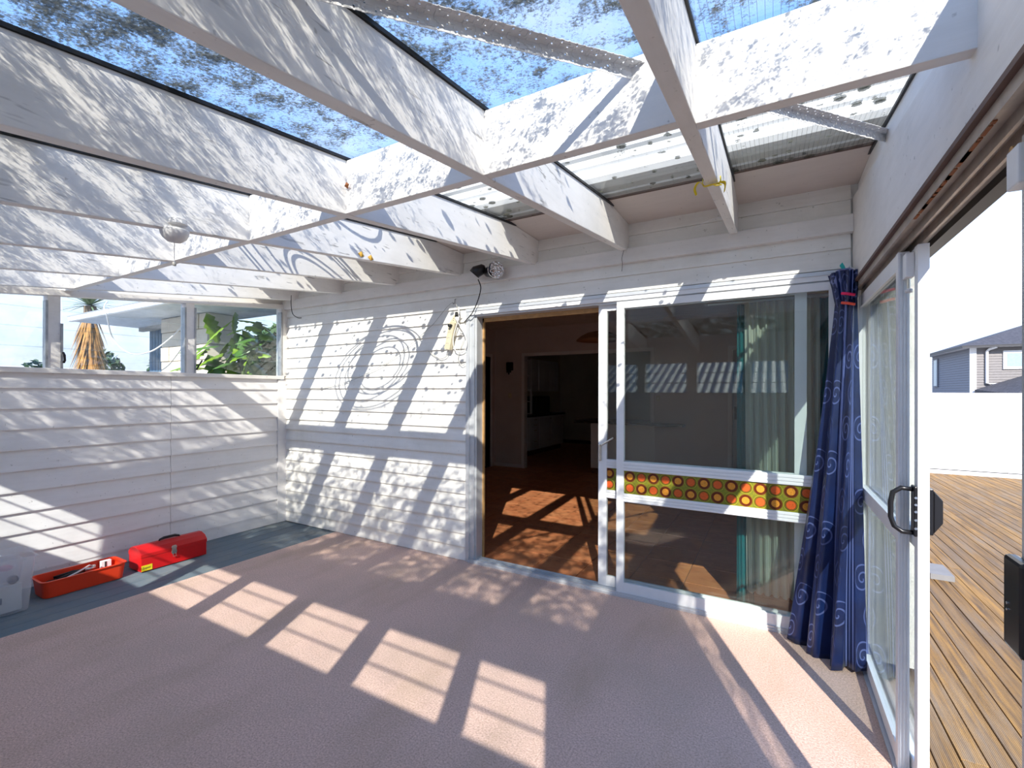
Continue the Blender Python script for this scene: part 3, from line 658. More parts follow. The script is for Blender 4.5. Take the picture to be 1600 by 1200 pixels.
# ------------------------------------------------------------------ curtains behind the fixed leaf
def drape(name, mat, path_top, path_bot, z1, z0, folds, amp_t, amp_b, nu=160, nv=24, thick=.003, uvw=1.0, parent=None, phase=0, ease=1.0, hem=0):
    def along(path, s):
        L = [0]
        for a, b in zip(path, path[1:]): L.append(L[-1]+math.dist(a, b))
        d = s*L[-1]
        for i in range(len(path)-1):
            if d <= L[i+1]+1e-9:
                f = (d-L[i])/max(L[i+1]-L[i], 1e-9); a, b = path[i], path[i+1]
                tx, ty = (b[0]-a[0]), (b[1]-a[1]); l = math.hypot(tx, ty) or 1
                return (a[0]+f*tx, a[1]+f*ty, -ty/l, tx/l)
    m = MB(); m.uv = []
    for j in range(nv+1):
        v = j/nv; e = (1-v)**ease
        for i in range(nu+1):
            u = i/nu; a = along(path_top, u); b = along(path_bot, u)
            w = math.sin(2*math.pi*folds*u+phase+.9*math.sin(5*u+1))+.35*math.sin(2*math.pi*folds*1.9*u+1.3+2*v)
            am = amp_t+(amp_b-amp_t)*e
            k = e
            x = b[0]*k+a[0]*(1-k)+(a[2]*(1-k)+b[2]*k)*w*am; y = b[1]*k+a[1]*(1-k)+(a[3]*(1-k)+b[3]*k)*w*am
            z = z0+(z1-z0)*v+(hem*math.sin(7*u+2)*(1-v)**4 if hem else 0)
            m.v.append((x, y, z)); m.uv.append((u*uvw, z))
    for j in range(nv):
        for i in range(nu):
            q = j*(nu+1)+i; m.f.append((q, q+1, q+nu+2, q+nu+1))
    o = m.build(name, mat, parent, True)
    if thick: s = o.modifiers.new('solid', 'SOLIDIFY'); s.thickness = thick
    return o
net = drape('net_curtain', NET, [(4.545, .20), (4.96, .20)], [(4.56, .20), (4.97, .20)], 2.02, .12, 9, .016, .022, thick=0)
tag(net, 'sheer cream curtain behind the fixed glass leaf', 'curtain')
tc1 = drape('teal_curtain', TEAL, [(4.50, .235), (4.56, .245)], [(4.50, .235), (4.60, .245)], 2.02, .03, 2, .008, .012, 40)
tag(tc1, 'narrow teal curtain hanging left of the sheer curtain', 'curtain', 'teal curtains')
tc2 = drape('teal_curtain', TEAL, [(4.94, .235), (5.05, .235)], [(4.94, .235), (5.05, .235)], 2.02, .03, 3, .012, .016, 40)
tag(tc2, 'narrow teal curtain at the door frame beside the blue curtain', 'curtain', 'teal curtains')
rod = thing('curtain_rail', (4.75, .22, 2.03), 'white curtain rail above the sheer curtain', 'rail'); MB().tube([(4.3, .22, 2.035), (5.2, .22, 2.035)], .009).build('rod', WHITE, rod)
for x in (4.31, 5.19): box('bracket', WHITE, rod, x-.008, x+.008, .119, .22, 2.025, 2.045)
# ------------------------------------------------------------------ big blue curtain bundled in the corner
bc = thing('blue_curtain', (4.97, -.2, 0), 'long navy blue patterned curtain bundled in the corner of the porch', 'curtain')
body = drape('cloth', SATIN, [(5.012, -.085), (5.02, -.15), (5.05, -.185), (5.09, -.165), (5.104, -.09)],
             [(4.775, -.06), (4.84, -.13), (4.93, -.22), (5.02, -.325), (5.075, -.325), (5.108, -.20)], 1.93, .006, 4.6, .007, .040, 260, 46, .003, 1.25, bc, .6, 1.1, .02)
top = drape('heading', SATIN, [(4.99, -.075), (5.0, -.16), (5.045, -.205), (5.09, -.18), (5.104, -.075)],
            [(5.018, -.085), (5.025, -.15), (5.05, -.182), (5.088, -.163), (5.102, -.09)], 2.085, 1.90, 13, .015, .006, 240, 14, .003, 1.55, bc, 1)
top['label'] = 'bunched pleated heading'
hood = MB().lathe([(.0, .045), (.035, .04), (.055, .02), (.062, -.02), (.05, -.06)], (5.05, -.125, 2.062), 18).build('gathered_top', SATIN, bc, True)
for (z, mt, nm) in ((1.955, plain('pink_elastic', (.85, .02, .12), .5), 'pink tie'), (1.905, plain('coral_elastic', (.90, .10, .06), .5), 'coral tie')):
    MB().tube([(5.028, -.200, z+.006), (5.052, -.212, z), (5.085, -.205, z-.008)], .0075, 10).build('elastic_tie', mt, bc, True, label=nm)
MB().tube([(5.105, -.10, 2.10), (5.07, -.10, 2.12), (5.05, -.12, 2.09)], .004).build('cord', WHITE, bc)
pg = thing('clothes_peg', (5.045, -.10, 2.09), 'teal clip on top of the blue curtain', 'clip')
MB().add([(5.03, -.10, 2.135), (5.042, -.10, 2.15), (5.052, -.10, 2.13), (5.066, -.10, 2.085), (5.055, -.10, 2.082), (5.03, -.09, 2.135), (5.042, -.09, 2.15), (5.052, -.09, 2.13), (5.066, -.09, 2.085), (5.055, -.09, 2.082)],
         [(0, 1, 2, 3, 4), (9, 8, 7, 6, 5)]+[(i, (i+1) % 5, 5+(i+1) % 5, 5+i) for i in range(5)]).build('jaw', plain('teal_plastic', (.01, .42, .38), .4), pg)

# ------------------------------------------------------------------ things by the left wall
rb = thing('toolbox', (.30, -1.26, 0), 'closed red metal toolbox with a chrome latch by the left wall', 'toolbox')
X0, X1, Y0, Y1 = .185, .395, -1.50, -1.02
MB().box(X0, X1, Y0, Y1, .002, .115).build('body', RED, rb, bevel=.004)
lid = MB().prism([(X0-.003, .112), (X1+.003, .112), (X1+.003, .140), (X1-.03, .172), (X1-.085, .190), (X0+.085, .190), (X0+.03, .172), (X0-.003, .140)], 'y', Y0-.003, Y1+.003).build('lid', RED, rb, bevel=.003)
hn = MB().tube([(.29, -1.335, .189), (.29, -1.33, .199), (.29, -1.30, .207), (.29, -1.22, .207), (.29, -1.19, .199), (.29, -1.185, .189)], [.006, .008, .011, .011, .008, .006], 8).build('handle', BLACKG, rb, True)
lt = MB().prism([(-1.288, .085), (-1.258, .085), (-1.252, .10), (-1.256, .125), (-1.252, .14), (-1.26, .155), (-1.286, .155), (-1.294, .14), (-1.29, .125), (-1.294, .10)], 'x', .396, .404).build('latch', CHROME, rb, bevel=.002)
MB().tube([(.405, -1.283, .092), (.409, -1.283, .066), (.409, -1.263, .066), (.405, -1.263, .092)], .003).build('latch_loop', CHROME, rb)
stk = MB().box(.3955, .397, -1.498, -1.425, .008, .052).build('sticker', YELLOW, rb, label='yellow sticker')
def text(body, loc, rot, size, mat, parent, name='lettering'):
    cu = bpy.data.curves.new(name, 'FONT'); cu.body = body; cu.size = size; cu.extrude = .0004; cu.align_x = 'CENTER'
    tmp = bpy.data.objects.new('tmp', cu); COL.objects.link(tmp); dg = bpy.context.evaluated_depsgraph_get()
    me = bpy.data.meshes.new_from_object(tmp.evaluated_get(dg)); bpy.data.objects.remove(tmp)
    me.materials.clear(); me.materials.append(mat); o = bpy.data.objects.new(name, me); COL.objects.link(o)
    o.rotation_euler = rot; o.parent = parent; o.location = Vector(loc)-wloc(parent); return o
text('Super', (.3975, -1.462, .024), (math.pi/2, 0, math.pi/2), .024, INK, stk)
# orange tray
tr = thing('tool_tray', (.27, -1.8, 0), 'open orange plastic tray of tools between the tub and the red toolbox', 'tray')
def tray(x0, x1, y0, y1, h, t, taper, r=.04, name='shell', mat=ORANGE, parent=tr, z0=.002):
    def loop(e, z, inset):
        pts = []; a0, a1, b0, b1 = x0-e+inset, x1+e-inset, y0-e+inset, y1+e-inset; rr = max(r-inset, .006)
        for cx, cy, s in ((a1-rr, b1-rr, 0), (a0+rr, b1-rr, 90), (a0+rr, b0+rr, 180), (a1-rr, b0+rr, 270)):
            for k in range(6):
                t_ = math.radians(s+18*k); pts.append((cx+rr*math.cos(t_), cy+rr*math.sin(t_), z))
        return pts
    L = [loop(-taper, z0, 0), loop(0, z0+h, 0), loop(.008, z0+h, 0), loop(.008, z0+h+.006, 0), loop(0, z0+h+.006, t), loop(-taper, z0+t, t)]
    m = MB(); n = len(L[0])
    for l in L: m.v += l
    for i in range(len(L)-1):
        for j in range(n): m.f.append((i*n+j, i*n+(j+1) % n, (i+1)*n+(j+1) % n, (i+1)*n+j))
    m.f.append(tuple(range(n-1, -1, -1))); m.f.append(tuple(range((len(L)-1)*n, len(L)*n)))
    return m.build(name, mat, parent)
tray(.165, .395, -2.06, -1.59, .112, .005, .012)
box('divider', ORANGE, tr, .18, .38, -1.70, -1.695, .008, .06)
WH = plain('tool_steel', (.6, .6, .6), .35, .7)
t1 = thing('spanner', (.30, -1.85, .03), 'silver bent spanner lying across the tool tray', 'spanner')
MB().tube([(.36, -1.98, .088), (.33, -1.86, .115), (.30, -1.80, .128), (.27, -1.775, .126), (.255, -1.75, .112)], .006, 8).build('shaft', WHITE, t1, True)
MB().lathe([(.012, -.006), (.013, 0), (.012, .006), (.004, .007)], (.252, -1.745, .110), 10).build('ring', WH, t1)
t2 = thing('pliers', (.28, -1.87, .05), 'black handled pliers heaped in the tool tray', 'pliers')
for s in (-1, 1): MB().tube([(.27, -1.80, .10), (.27+.018*s, -1.86, .105), (.26+.03*s, -1.96, .09)], [.012, .011, .010], 8).build('handle', BLACK, t2, True)
MB().tube([(.27, -1.80, .10), (.275, -1.74, .105)], [.014, .006], 8).build('jaws', WH, t2, True)
t3 = thing('power_drill_grip', (.26, -1.93, .03), 'dark tool body lying in the near end of the tray', 'tool')
box('case', BLACKG, t3, .20, .262, -2.0, -1.86, .012, .075, .015); MB().tube([(.23, -1.865, .05), (.215, -1.79, .06)], [.028, .020], 10).build('nose', BLACK, t3, True)
t5 = thing('screwdriver', (.31, -1.90, .03), 'screwdriver with a dark green handle in the tray', 'screwdriver')
MB().tube([(.345, -1.80, .03), (.325, -1.89, .055)], .003).build('blade', WH, t5); MB().tube([(.325, -1.89, .055), (.315, -1.935, .067), (.305, -1.98, .078)], [.009, .013, .011], 10).build('handle', plain('green_handle', (.03, .05, .035), .4), t5, True)
t4 = thing('switch_box', (.22, -1.66, .06), 'small white switch box leaning in the tray', 'box')
box('case', ALU_W, t4, .195, .225, -1.69, -1.625, .052, .118, .003); box('slot', INK, t4, .2255, .228, -1.668, -1.658, .06, .112)
# storage tub
tb = thing('storage_tub', (.34, -2.38, 0), 'frosted clear plastic storage tub packed with containers', 'storage tub')
tray(.165, .51, -2.66, -2.115, .345, .004, .028, .03, 'shell', TUB, tb)
c1 = thing('carton', (.36, -2.30, .01), 'white carton standing at the bottom of the clear tub', 'carton')
box('case', plain('white_card', (.75, .74, .70), .7), c1, .40, .466, -2.40, -2.175, .012, .185, .006); box('printed_mark', plain('blue_print', (.10, .13, .22), .6), c1, .4665, .467, -2.29, -2.265, .075, .115)
c2 = thing('food_container', (.36, -2.36, .2), 'rounded clear container with a pink content near the top of the tub', 'container')
tray(.262, .475, -2.52, -2.16, .115, .004, .012, .05, 'shell', TUB, c2, .205); MB().lathe([(0, 0), (.035, .004), (.04, .018), (.02, .032), (0, .034)], (.40, -2.24, .268), 16).build('pink_content', plain('pink_stuff', (.65, .08, .25), .5), c2, True)
c3 = thing('spray_bottle', (.44, -2.40, .01), 'bottle with a dark blue cap at the bottom of the tub', 'bottle')
MB().lathe([(.028, 0), (.03, .01), (.03, .05), (.022, .055), (.022, .075), (0, .076)], (.447, -2.435, .008), 16).build('cap', plain('navy_plastic', (.02, .03, .16), .35), c3, True)
c4 = thing('tape_roll', (.43, -2.22, .19), 'grey tape roll resting on the carton in the tub', 'tape roll')
MB().lathe([(.012, -.012), (.026, -.012), (.026, .012), (.012, .012), (.012, -.012)], (.452, -2.215, .2145), 18, 'x').build('roll', plain('dark_tape', (.08, .08, .11), .5), c4, True)
c5 = thing('white_tub', (.30, -2.50, .22), 'white open tub inside the far side of the storage tub', 'tub'); tray(.195, .238, -2.60, -2.22, .15, .004, .005, .018, 'shell', WHITE, c5, .17)

# ------------------------------------------------------------------ things on the back wall and rafters
pb = thing('power_board', (2.33, -.03, 1.78), 'cream power board with five sockets hanging by the sliding door', 'power board')
ax_t = Vector((2.352, -.028, 2.085)); ax_b = Vector((2.294, -.042, 1.790)); dv = (ax_b-ax_t); Lb = dv.length; dv.normalize(); sv_ = Vector((dv.z, 0, -dv.x)).normalized()*-1; nv_ = sv_.cross(dv)
if nv_.y > 0: nv_ = -nv_
def pbp(a, b, c): return ax_t+dv*a+sv_*b+nv_*c
def pbox(nm, a0, a1, w0, w1, c0, c1, mat, parent=pb):
    return MB().add([pbp(a0, -w0, c0), pbp(a0, w0, c0), pbp(a1, w1, c0), pbp(a1, -w1, c0), pbp(a0, -w0, c1), pbp(a0, w0, c1), pbp(a1, w1, c1), pbp(a1, -w1, c1)],
                    [(0, 1, 2, 3), (7, 6, 5, 4), (0, 4, 5, 1), (1, 5, 6, 2), (2, 6, 7, 3), (3, 7, 4, 0)]).build(nm, mat, parent, bevel=.003)
pbox('tab', .0, .072, .008, .036, -.002, .018, CREAM); pbox('body', .074, Lb, .030, .028, -.004, .036, CREAM)
for k in range(4): 
    a = .115+.048*k; pts = [pbp(a+.014*math.sin(t_), .018*math.cos(t_), .0365) for t_ in [math.pi*i/8+math.pi for i in range(9)]]
    MB().tube(pts, .0016, 6).build('socket_rim', CABLE, pb)
MB().lathe([(.0, -.034), (.013, -.032), (.015, -.012), (.015, 0)], pbp(.098, 0, .035), 12, 'y').build('plug', BLACK, pb, True)
for a in (.03, .046): MB().lathe([(.003, -.002), (.003, 0)], pbp(a, 0, .0185), 8, 'y').build('screw_hole', INK, pb)
hk = tag(MB().tube([(2.338, .0, 2.232), (2.338, -.02, 2.225), (2.338, -.022, 2.19), (2.338, -.045, 2.18), (2.338, -.05, 2.195)], .0025, 6).build('wall_hook', BLACK), 'thin black hook above the power board', 'hook')
pk = thing('plug_adapter', (2.39, -.06, 2.0), 'black and white cord plug dangling beside the power board', 'plug')
MB().tube([(2.379, -.055, 2.105), (2.383, -.055, 2.062)], [.012, .017], 10).build('black_half', BLACK, pk, True); MB().tube([(2.383, -.055, 2.062), (2.392, -.055, 2.02)], [.017, .010], 10).build('white_half', WHITE, pk, True)
def bez(pts, n=10):
    out = []
    for i in range(len(pts)-1):
        p0, p1, p2, p3 = [Vector(pts[max(0, min(len(pts)-1, i+k))]) for k in (-1, 0, 1, 2)]
        for s in range(n):
            t_ = s/n; out.append(.5*((2*p1)+(p2-p0)*t_+(2*p0-5*p1+4*p2-p3)*t_*t_+(3*p1-p0-3*p2+p3)*t_**3))
    return out+[Vector(pts[-1])]
cb = tag(MB().tube(bez([(2.392, -.055, 2.02), (2.44, -.06, 1.96), (2.475, -.045, 1.87), (2.47, -.04, 1.80), (2.42, -.04, 1.765), (2.36, -.05, 1.79), (2.35, -.06, 1.88), (2.385, -.065, 1.98), (2.41, -.06, 2.06), (2.40, -.05, 2.15)]), .0045, 8).build('white_cable', WHITE, None, True), 'white cable looped below the power board', 'cable')
cb2 = tag(MB().tube(bez([(2.40, -.04, 1.95), (2.45, -.035, 1.90), (2.40, -.035, 1.78), (2.385, -.035, 1.70), (2.42, -.035, 1.655), (2.455, -.035, 1.665)]), .003, 8).build('grey_cable', CABLE, None, True), 'thin grey cable trailing down beside the door frame', 'cable')
cb3 = tag(MB().tube(bez([(2.40, -.05, 2.08), (2.375, -.05, 2.17), (2.338, -.05, 2.19), (2.28, -.045, 2.165), (2.19, -.04, 2.09), (2.09, -.035, 2.01), (1.85, -.033, 1.86), (1.55, -.033, 1.70), (1.1, -.033, 1.545), (.70, -.033, 1.475), (.30, -.033, 1.46)]), .0025, 6).build('wall_cable', CABLE, None, True), 'thin cable sagging along the white weatherboards', 'cable')
cb4 = tag(MB().tube(bez([(2.29, -.045, 1.785), (2.26, -.04, 1.735), (2.18, -.035, 1.72), (2.06, -.033, 1.79)]), .0035, 6).build('tail_cable', CABLE, None, True), 'short cable tail below the power board', 'cable')
cb5 = tag(MB().tube(bez([(2.66, -.145, 2.33), (2.655, -.10, 2.27), (2.60, -.06, 2.18), (2.545, -.055, 2.09), (2.49, -.04, 2.05), (2.445, -.03, 2.02)]), .0045, 8).build('lamp_cable', BLACK, None, True), 'black cable running from the spotlight to the power board', 'cable')
sp = thing('spotlight', (2.75, -.1, 2.36), 'black twin spotlight clamped under the rafter beside the kitchen door', 'lamp')
MB().tube([(2.628, -.155, 2.372), (2.645, -.15, 2.392), (2.70, -.13, 2.415), (2.715, -.125, 2.42)], [.046, .048, .038, .022], 16).build('clamp_head', BLACKG, sp, True)
MB().tube([(2.71, -.13, 2.40), (2.745, -.13, 2.42), (2.80, -.12, 2.425)], .008).build('bracket', BLACK, sp, True)
MB().tube([(2.70, -.10, 2.392), (2.73, -.115, 2.385), (2.79, -.135, 2.38), (2.835, -.16, 2.38)], [.012, .038, .052, .064], 18).build('lamp_body', BLACKG, sp, True)
lens_m, lt_, lo_ = new_mat('faceted_reflector'); vr = N(lt_, 'ShaderNodeTexVoronoi'); vr.inputs['Scale'].default_value = 60; lt_.links.new(pos(lt_), vr.inputs['Vector'])
bsdf(lt_, lo_, (.8, .8, .82), .08, 1.0, vr.outputs[0], 1.0, .02)
lcx = Vector((2.842, -.166, 2.38)); ld = Vector((.62, -.78, -.1)).normalized(); la = ld.orthogonal().normalized(); lb2 = ld.cross(la)
m = MB(); rings = [(.066, -.012), (.066, 0), (.053, .012), (.025, .020), (.004, .023)]
for r, h in rings: m.v += [tuple(lcx+ld*h+(la*math.cos(2*math.pi*j/18)+lb2*math.sin(2*math.pi*j/18))*r) for j in range(18)]
for i in range(4):
    for j in range(18): m.f.append((i*18+j, i*18+(j+1) % 18, (i+1)*18+(j+1) % 18, (i+1)*18+j))
m.f.append(tuple(range(72, 90))); m.build('lens', lens_m, sp)
MB().lathe([(0, 0), (.014, .003), (.016, .02), (0, .026)], (2.80, -.13, 2.43), 12).build('knob', BLACK, sp, True)
# dome light on a rafter
dm = thing('dome_light', (2.398, -2.17, 2.14), 'white dome light with a pull cord under a rafter', 'lamp')
zc_ = zb(-2.17)
MB().lathe([(.0, -.052), (.028, -.047), (.045, -.032), (.054, -.012), (.056, .0), (.056, .004)], (2.40, -2.17, zc_-.003), 24).build('dome', WHITE, dm, True)
MB().lathe([(.02, 0), (.035, 0), (.035, .02), (.02, .02)], (2.43, -2.17, zc_+.02), 14).build('base', WHITE, dm)
MB().tube([(2.40, -2.17, zc_-.05), (2.40, -2.17, 2.00)], .0015, 6).build('pull_cord', WHITE, dm); MB().lathe([(0, 0), (.007, .003), (.008, .016), (.003, .02)], (2.40, -2.17, 1.985), 10).build('cord_bead', CABLE, dm, True)
# yellow ribbon, small wire, cable hook at the left corner
rbn = thing('ribbon', (4.497, -1.22, 2.22), 'scrap of yellow ribbon tied round the rafter', 'ribbon')
YL = plain('yellow_ribbon', (.80, .62, .01), .5); zr = zb(-1.22)
def strip(nm, pts, w, tw):
    m = MB(); pts = bez(pts, 5); n = len(pts)
    for k, p in enumerate(pts):
        a = tw*k/n; d = Vector((.5*math.sin(a), math.cos(a), .5*math.sin(a)))*w*(.6+.4*math.sin(math.pi*k/(n-1))); m.v += [tuple(p-d), tuple(p+d)]
    m.f = [(2*k, 2*k+1, 2*k+3, 2*k+2) for k in range(n-1)]
    o = m.build(nm, YL, rbn, True); q = o.modifiers.new('solid', 'SOLIDIFY'); q.thickness = .0015
strip('band', [(4.464, -1.22, zr+.02), (4.466, -1.22, zr-.008), (4.497, -1.22, zr-.009), (4.528, -1.22, zr-.006), (4.53, -1.22, zr+.02)], .009, .4)
strip('tail', [(4.47, -1.222, zr-.004), (4.452, -1.24, zr+.004), (4.436, -1.235, zr-.016), (4.440, -1.22, zr-.038)], .010, 1.2)
strip('tail', [(4.525, -1.222, zr-.004), (4.545, -1.205, zr-.006), (4.54, -1.18, zr-.03)], .010, -1.4)
strip('loop', [(4.50, -1.222, zr-.008), (4.515, -1.25, zr-.028), (4.535, -1.235, zr-.022), (4.52, -1.222, zr-.008)], .008, .9)
tag(MB().tube(bez([(.225, -.10, 2.46), (.228, -.10, 2.34), (.235, -.085, 2.26), (.26, -.045, 2.225), (.30, -.03, 2.222)]), .004, 8).build('corner_wire', BLACK, None, True), 'short black wire hanging in the left back corner', 'wire')
tag(MB().tube(bez([(4.475, -.30, 2.43), (4.42, -.28, 2.45), (4.36, -.27, 2.44), (4.30, -.25, 2.42)]), .0018, 6).build('string', WHITE, None, True), 'wisp of white string by the rafter with yellow ribbon', 'string')
tag(MB().tube(bez([(3.812, -.06, 2.41), (3.80, -.062, 2.36), (3.802, -.058, 2.32), (3.798, -.056, 2.27)]), .0016, 6).build('hanging_wire', BLACK, None, True), 'fine dark wire hanging from a rafter end above the door', 'wire')
# leaf caught on a rafter joint, dry weed on rafter
LEAFB = plain('dead_leaf', (.30, .10, .03), .7)
tag(MB().add([(3.131, -1.862, 2.30), (3.150, -1.868, 2.312), (3.165, -1.866, 2.30), (3.150, -1.860, 2.285), (3.150, -1.874, 2.298)], [(0, 1, 4), (1, 2, 4), (2, 3, 4), (3, 0, 4), (0, 3, 2, 1)]).build('dead_leaf', LEAFB), 'small red-brown leaf stuck at a rafter joint', 'leaf')
DRY = plain('dry_leaf_yellow', (.72, .40, .06), .6)
for k, (yy, zz_) in enumerate(((-1.13, .03), (-1.05, .018))):
    x = 2.4215; z = zb(yy)+zz_
    tag(MB().add([(x, yy-.025, z), (x+.006, yy, z+.02), (x, yy+.028, z-.004), (x+.004, yy, z-.018), (x+.009, yy, z)], [(0, 1, 4), (1, 2, 4), (2, 3, 4), (3, 0, 4), (0, 3, 2, 1)]).build('dry_leaf', DRY), ['dry yellow leaf clinging to the rafter side', 'second dry yellow leaf clinging to the rafter side'][k], 'leaf', 'dry leaves')
# hose coil on top of the roof: its rings throw the curved shadows on the back wall
hs = MB(); random.seed(5)
for k in range(6):
    r = .24+.06*k; cx, cy = 1.98+random.uniform(-.06, .06), -1.22+random.uniform(-.06, .06); e = random.uniform(.8, 1.0)
    hs.tube([(cx+r*math.cos(t_), cy+e*r*math.sin(t_), zt(cy+e*r*math.sin(t_))+.034+.014*k) for t_ in [2*math.pi*i/48 for i in range(48)]], .007, 6, True)
tag(hs.build('hose_coil', BLACK, None, True), 'coil of thin black hose lying on the glass roof', 'hose')

# ------------------------------------------------------------------ outside: ground, deck, fence
gr = tag(box('ground', plain('bounce_ground', (.40, .37, .33), .95, 0, .4, 2), None, -70, 90, -70, 110, -.5, -.25), 'ground around the house, made pale to bounce light', 'ground', kind='structure')  # ground colour made pale so that it bounces light into the porch
dk = tag(box('floor_deck', plain('deck_joist', (.05, .04, .03), .9), None, 5.20, 12.6, -4.0, 8.5, -.25, -.125), 'weathered ribbed timber deck outside the side door', 'deck', kind='structure')
pw = .0935; first = None; n = 0
for i in range(76):
    x = 5.208+pw*i
    for (ya, yb_) in (((-4.0, 2.2), (2.206, 8.42)) if i % 3 == 0 else (((-4.0, 4.6), (4.606, 8.42)) if i % 3 == 1 else ((-4.0, -.6), (-.594, 5.8), (5.806, 8.42)))):
        if yb_ < -1.2 : continue
        key = (i % 3, ya)
        if first is None: first = {}
        if key not in first: first[key] = MB().box(x, x+pw-.006, ya, yb_, -.125, -.10+.0).build('plank', DECK, dk, bevel=.002)
        else:
            s = first[key]; copy_at(s, Vector((x+(pw-.006)/2, wloc(s).y, -.125+random.uniform(-.0015, .0015))), dk)
fe = thing('fence_wall', (9, 8.55, -.15), 'white rendered boundary wall behind the deck', 'wall')
WR = painted('white_render', (.86, .86, .85), (.60, .57, .52), .12, (1, 1, .3))
for (xa, xb) in ((4.9, 8.40), (8.412, 12.0), (12.012, 15.6)): box('panel', WR, fe, xa, xb, 8.48, 8.60, -.25, 1.435)
box('base_strip', plain('concrete_strip', (.60, .59, .60), .9), fe, 4.9, 15.6, 8.44, 8.48, -.25, -.03); box('dark_line', INK, fe, 4.9, 15.6, 8.475, 8.481, -.03, -.015)  # thin dark line along the top of the base strip
ds = tag(MB().box(5.84, 5.99, 1.80, 2.10, -.10, -.055).build('door_step_block', plain('concrete', (.20, .20, .20), .9)), 'small concrete block on the deck behind the door stile', 'block')
# neighbour house beyond the fence
nh = thing('neighbour_house', (20, 46, 0), 'grey two-storey house with a dark hip roof beyond the fence', 'house')
K = 2.0; C0 = Vector((4.7108, -3.1977, 1.43))
def far(x, y, z): return C0+(Vector((x, y, z))-C0)*K
GB = plain('grey_board', (.19, .175, .17), .6); GB2 = plain('side_board', (.16, .165, .19), .6); RT = plain('dark_shingle', (.075, .07, .075), .8, 0, .4, 6)  # side cladding is a slightly darker, bluer grey than the front
a = far(11.08, 20, 0); xw, yw = a.x, a.y; ze = far(0, 0, 3.10).z; yL = far(11.08, 24.7, 0).y; xE = xw+9
m = MB(); zz = -1.0
while zz < ze: m.prism([(yw+.05, zz), (yw-.03, zz), (yw, zz+.19), (yw+.05, zz+.19)], 'x', xw, xE); zz += .19
m.build('front_cladding', GB, nh)
m = MB(); zz = -1.0
while zz < ze: m.prism([(xw+.05, zz), (xw-.03, zz), (xw, zz+.19), (xw+.05, zz+.19)], 'y', yw, yL); zz += .19
m.build('side_cladding', GB2, nh)
box('core', GB, nh, xw+.05, xE, yw+.05, yL, -1, ze)
box('corner_board', WHITE, nh, xw-.05, xw+.30, yw-.06, yw+.06, -1, ze)
ex, ey = xw-.55, yw-.55
box('eave_soffit', plain('eave_paint', (.55, .54, .53), .7), nh, ex, xE+.5, ey, yL+.55, ze, ze+.06); MB().box(ex-.08, xE+.5, ey-.08, ey, ze+.0, ze+.16).box(ex-.08, ex, ey, yL+.55, ze, ze+.16).build('gutter', plain('dark_gutter', (.05, .05, .055), .5), nh)
yr = (ey+yL+.55)/2; hh = far(0, 0, 3.86).z-ze-.1
MB().add([(ex-.1, ey-.1, ze+.12), (xE+.5, ey-.1, ze+.12), (xE+.5, yL+.6, ze+.12), (ex-.1, yL+.6, ze+.12), (ex+(yr-ey), yr, ze+.1+hh*1.45), (xE-2, yr, ze+.1+hh*1.45)], [(0, 1, 5, 4), (1, 2, 5), (2, 3, 4, 5), (3, 0, 4), (0, 3, 2, 1)]).build('roof', RT, nh)
w1 = far(11.93, 20, 2.97); w2 = far(12.9, 20, 2.30)
wd = box('window', WHITE, nh, w1.x, w2.x, yw-.10, yw+.02, w2.z, w1.z); box('pane', plain('far_glass', (.30, .38, .40), .15), wd, w1.x+.2, w2.x-.2, yw-.115, yw-.09, w2.z+.2, w1.z-.2)
dp = far(11.5, 20, 3.16); db = far(11.5, 20, 1.80)
MB().tube([(dp.x+.4, yw-.5, ze), (dp.x+.1, yw-.25, dp.z-.25), (dp.x, yw-.12, dp.z-.4), (dp.x, yw-.12, db.z), (dp.x+.5, yw-.4, db.z-.1)], .09, 8).build('downpipe', WHITE, nh)
w3 = far(11.08, 23.75, 2.95); w4 = far(11.08, 24.35, 1.7)
wd = box('window', GB2, nh, xw-.10, xw+.02, w3.y, w4.y, w4.z, w3.z); box('pane', plain('far_glass_side', (.35, .45, .48), .15), wd, xw-.12, xw-.09, w3.y+.15, w4.y-.15, w4.z+.1, w3.z-.1)
MB().add([far(11.16, 19.9, 1.56), far(12.9, 19.2, 2.33), far(14.5, 19.2, 2.33), far(14.5, 17.5, 1.40), far(11.5, 17.6, 1.40), far(11.16, 19.9, 1.2), far(14.5, 19.2, 1.2), far(14.5, 17.5, 1.2)], [(0, 1, 2, 3, 4), (0, 4, 5), (5, 4, 3, 7), (5, 7, 6), (2, 6, 7, 3), (0, 5, 6, 2, 1)]).build('lower_roof', RT, nh)

# ------------------------------------------------------------------ outside the left windows
sh = thing('house_wing', (-2.6, .2, -.2), 'wing of the house with white gutter, blue boards and a stone pier', 'building')
STONE = painted('pale_stone', (.72, .64, .52), (.50, .42, .33), .5, (1, 1, 1))
rows = 13; st = {}
for r in range(rows):
    z0 = -.2+.2052*r; cuts = [-2.95, -2.50, -2.10, -1.72] if r % 2 else [-2.95, -2.72, -2.28, -1.93, -1.72]
    for a, b in zip(cuts, cuts[1:]):
        o = random.uniform(0, .018)
        MB().box(a+.006, b-.006 if b < -1.73 else b, .05-o, .42, z0, z0+.1975).build('stone_block', STONE, sh, bevel=.008)
box('mortar', plain('mortar', (.50, .46, .40), .9), sh, -2.94, -1.735, .065, .41, -.2, 2.465)
BLB = plain('blue_board', (.07, .14, .22), .5, 0, .1, 4)
for k in range(13): box('board', BLB, sh, -4.22+.1*k, -4.22+.1*k+.088, .42, .45, -.2, 2.465)
box('board_backing', plain('blue_groove', (.03, .06, .10), .6), sh, -4.22, -2.9, .45, .5, -.2, 2.465)
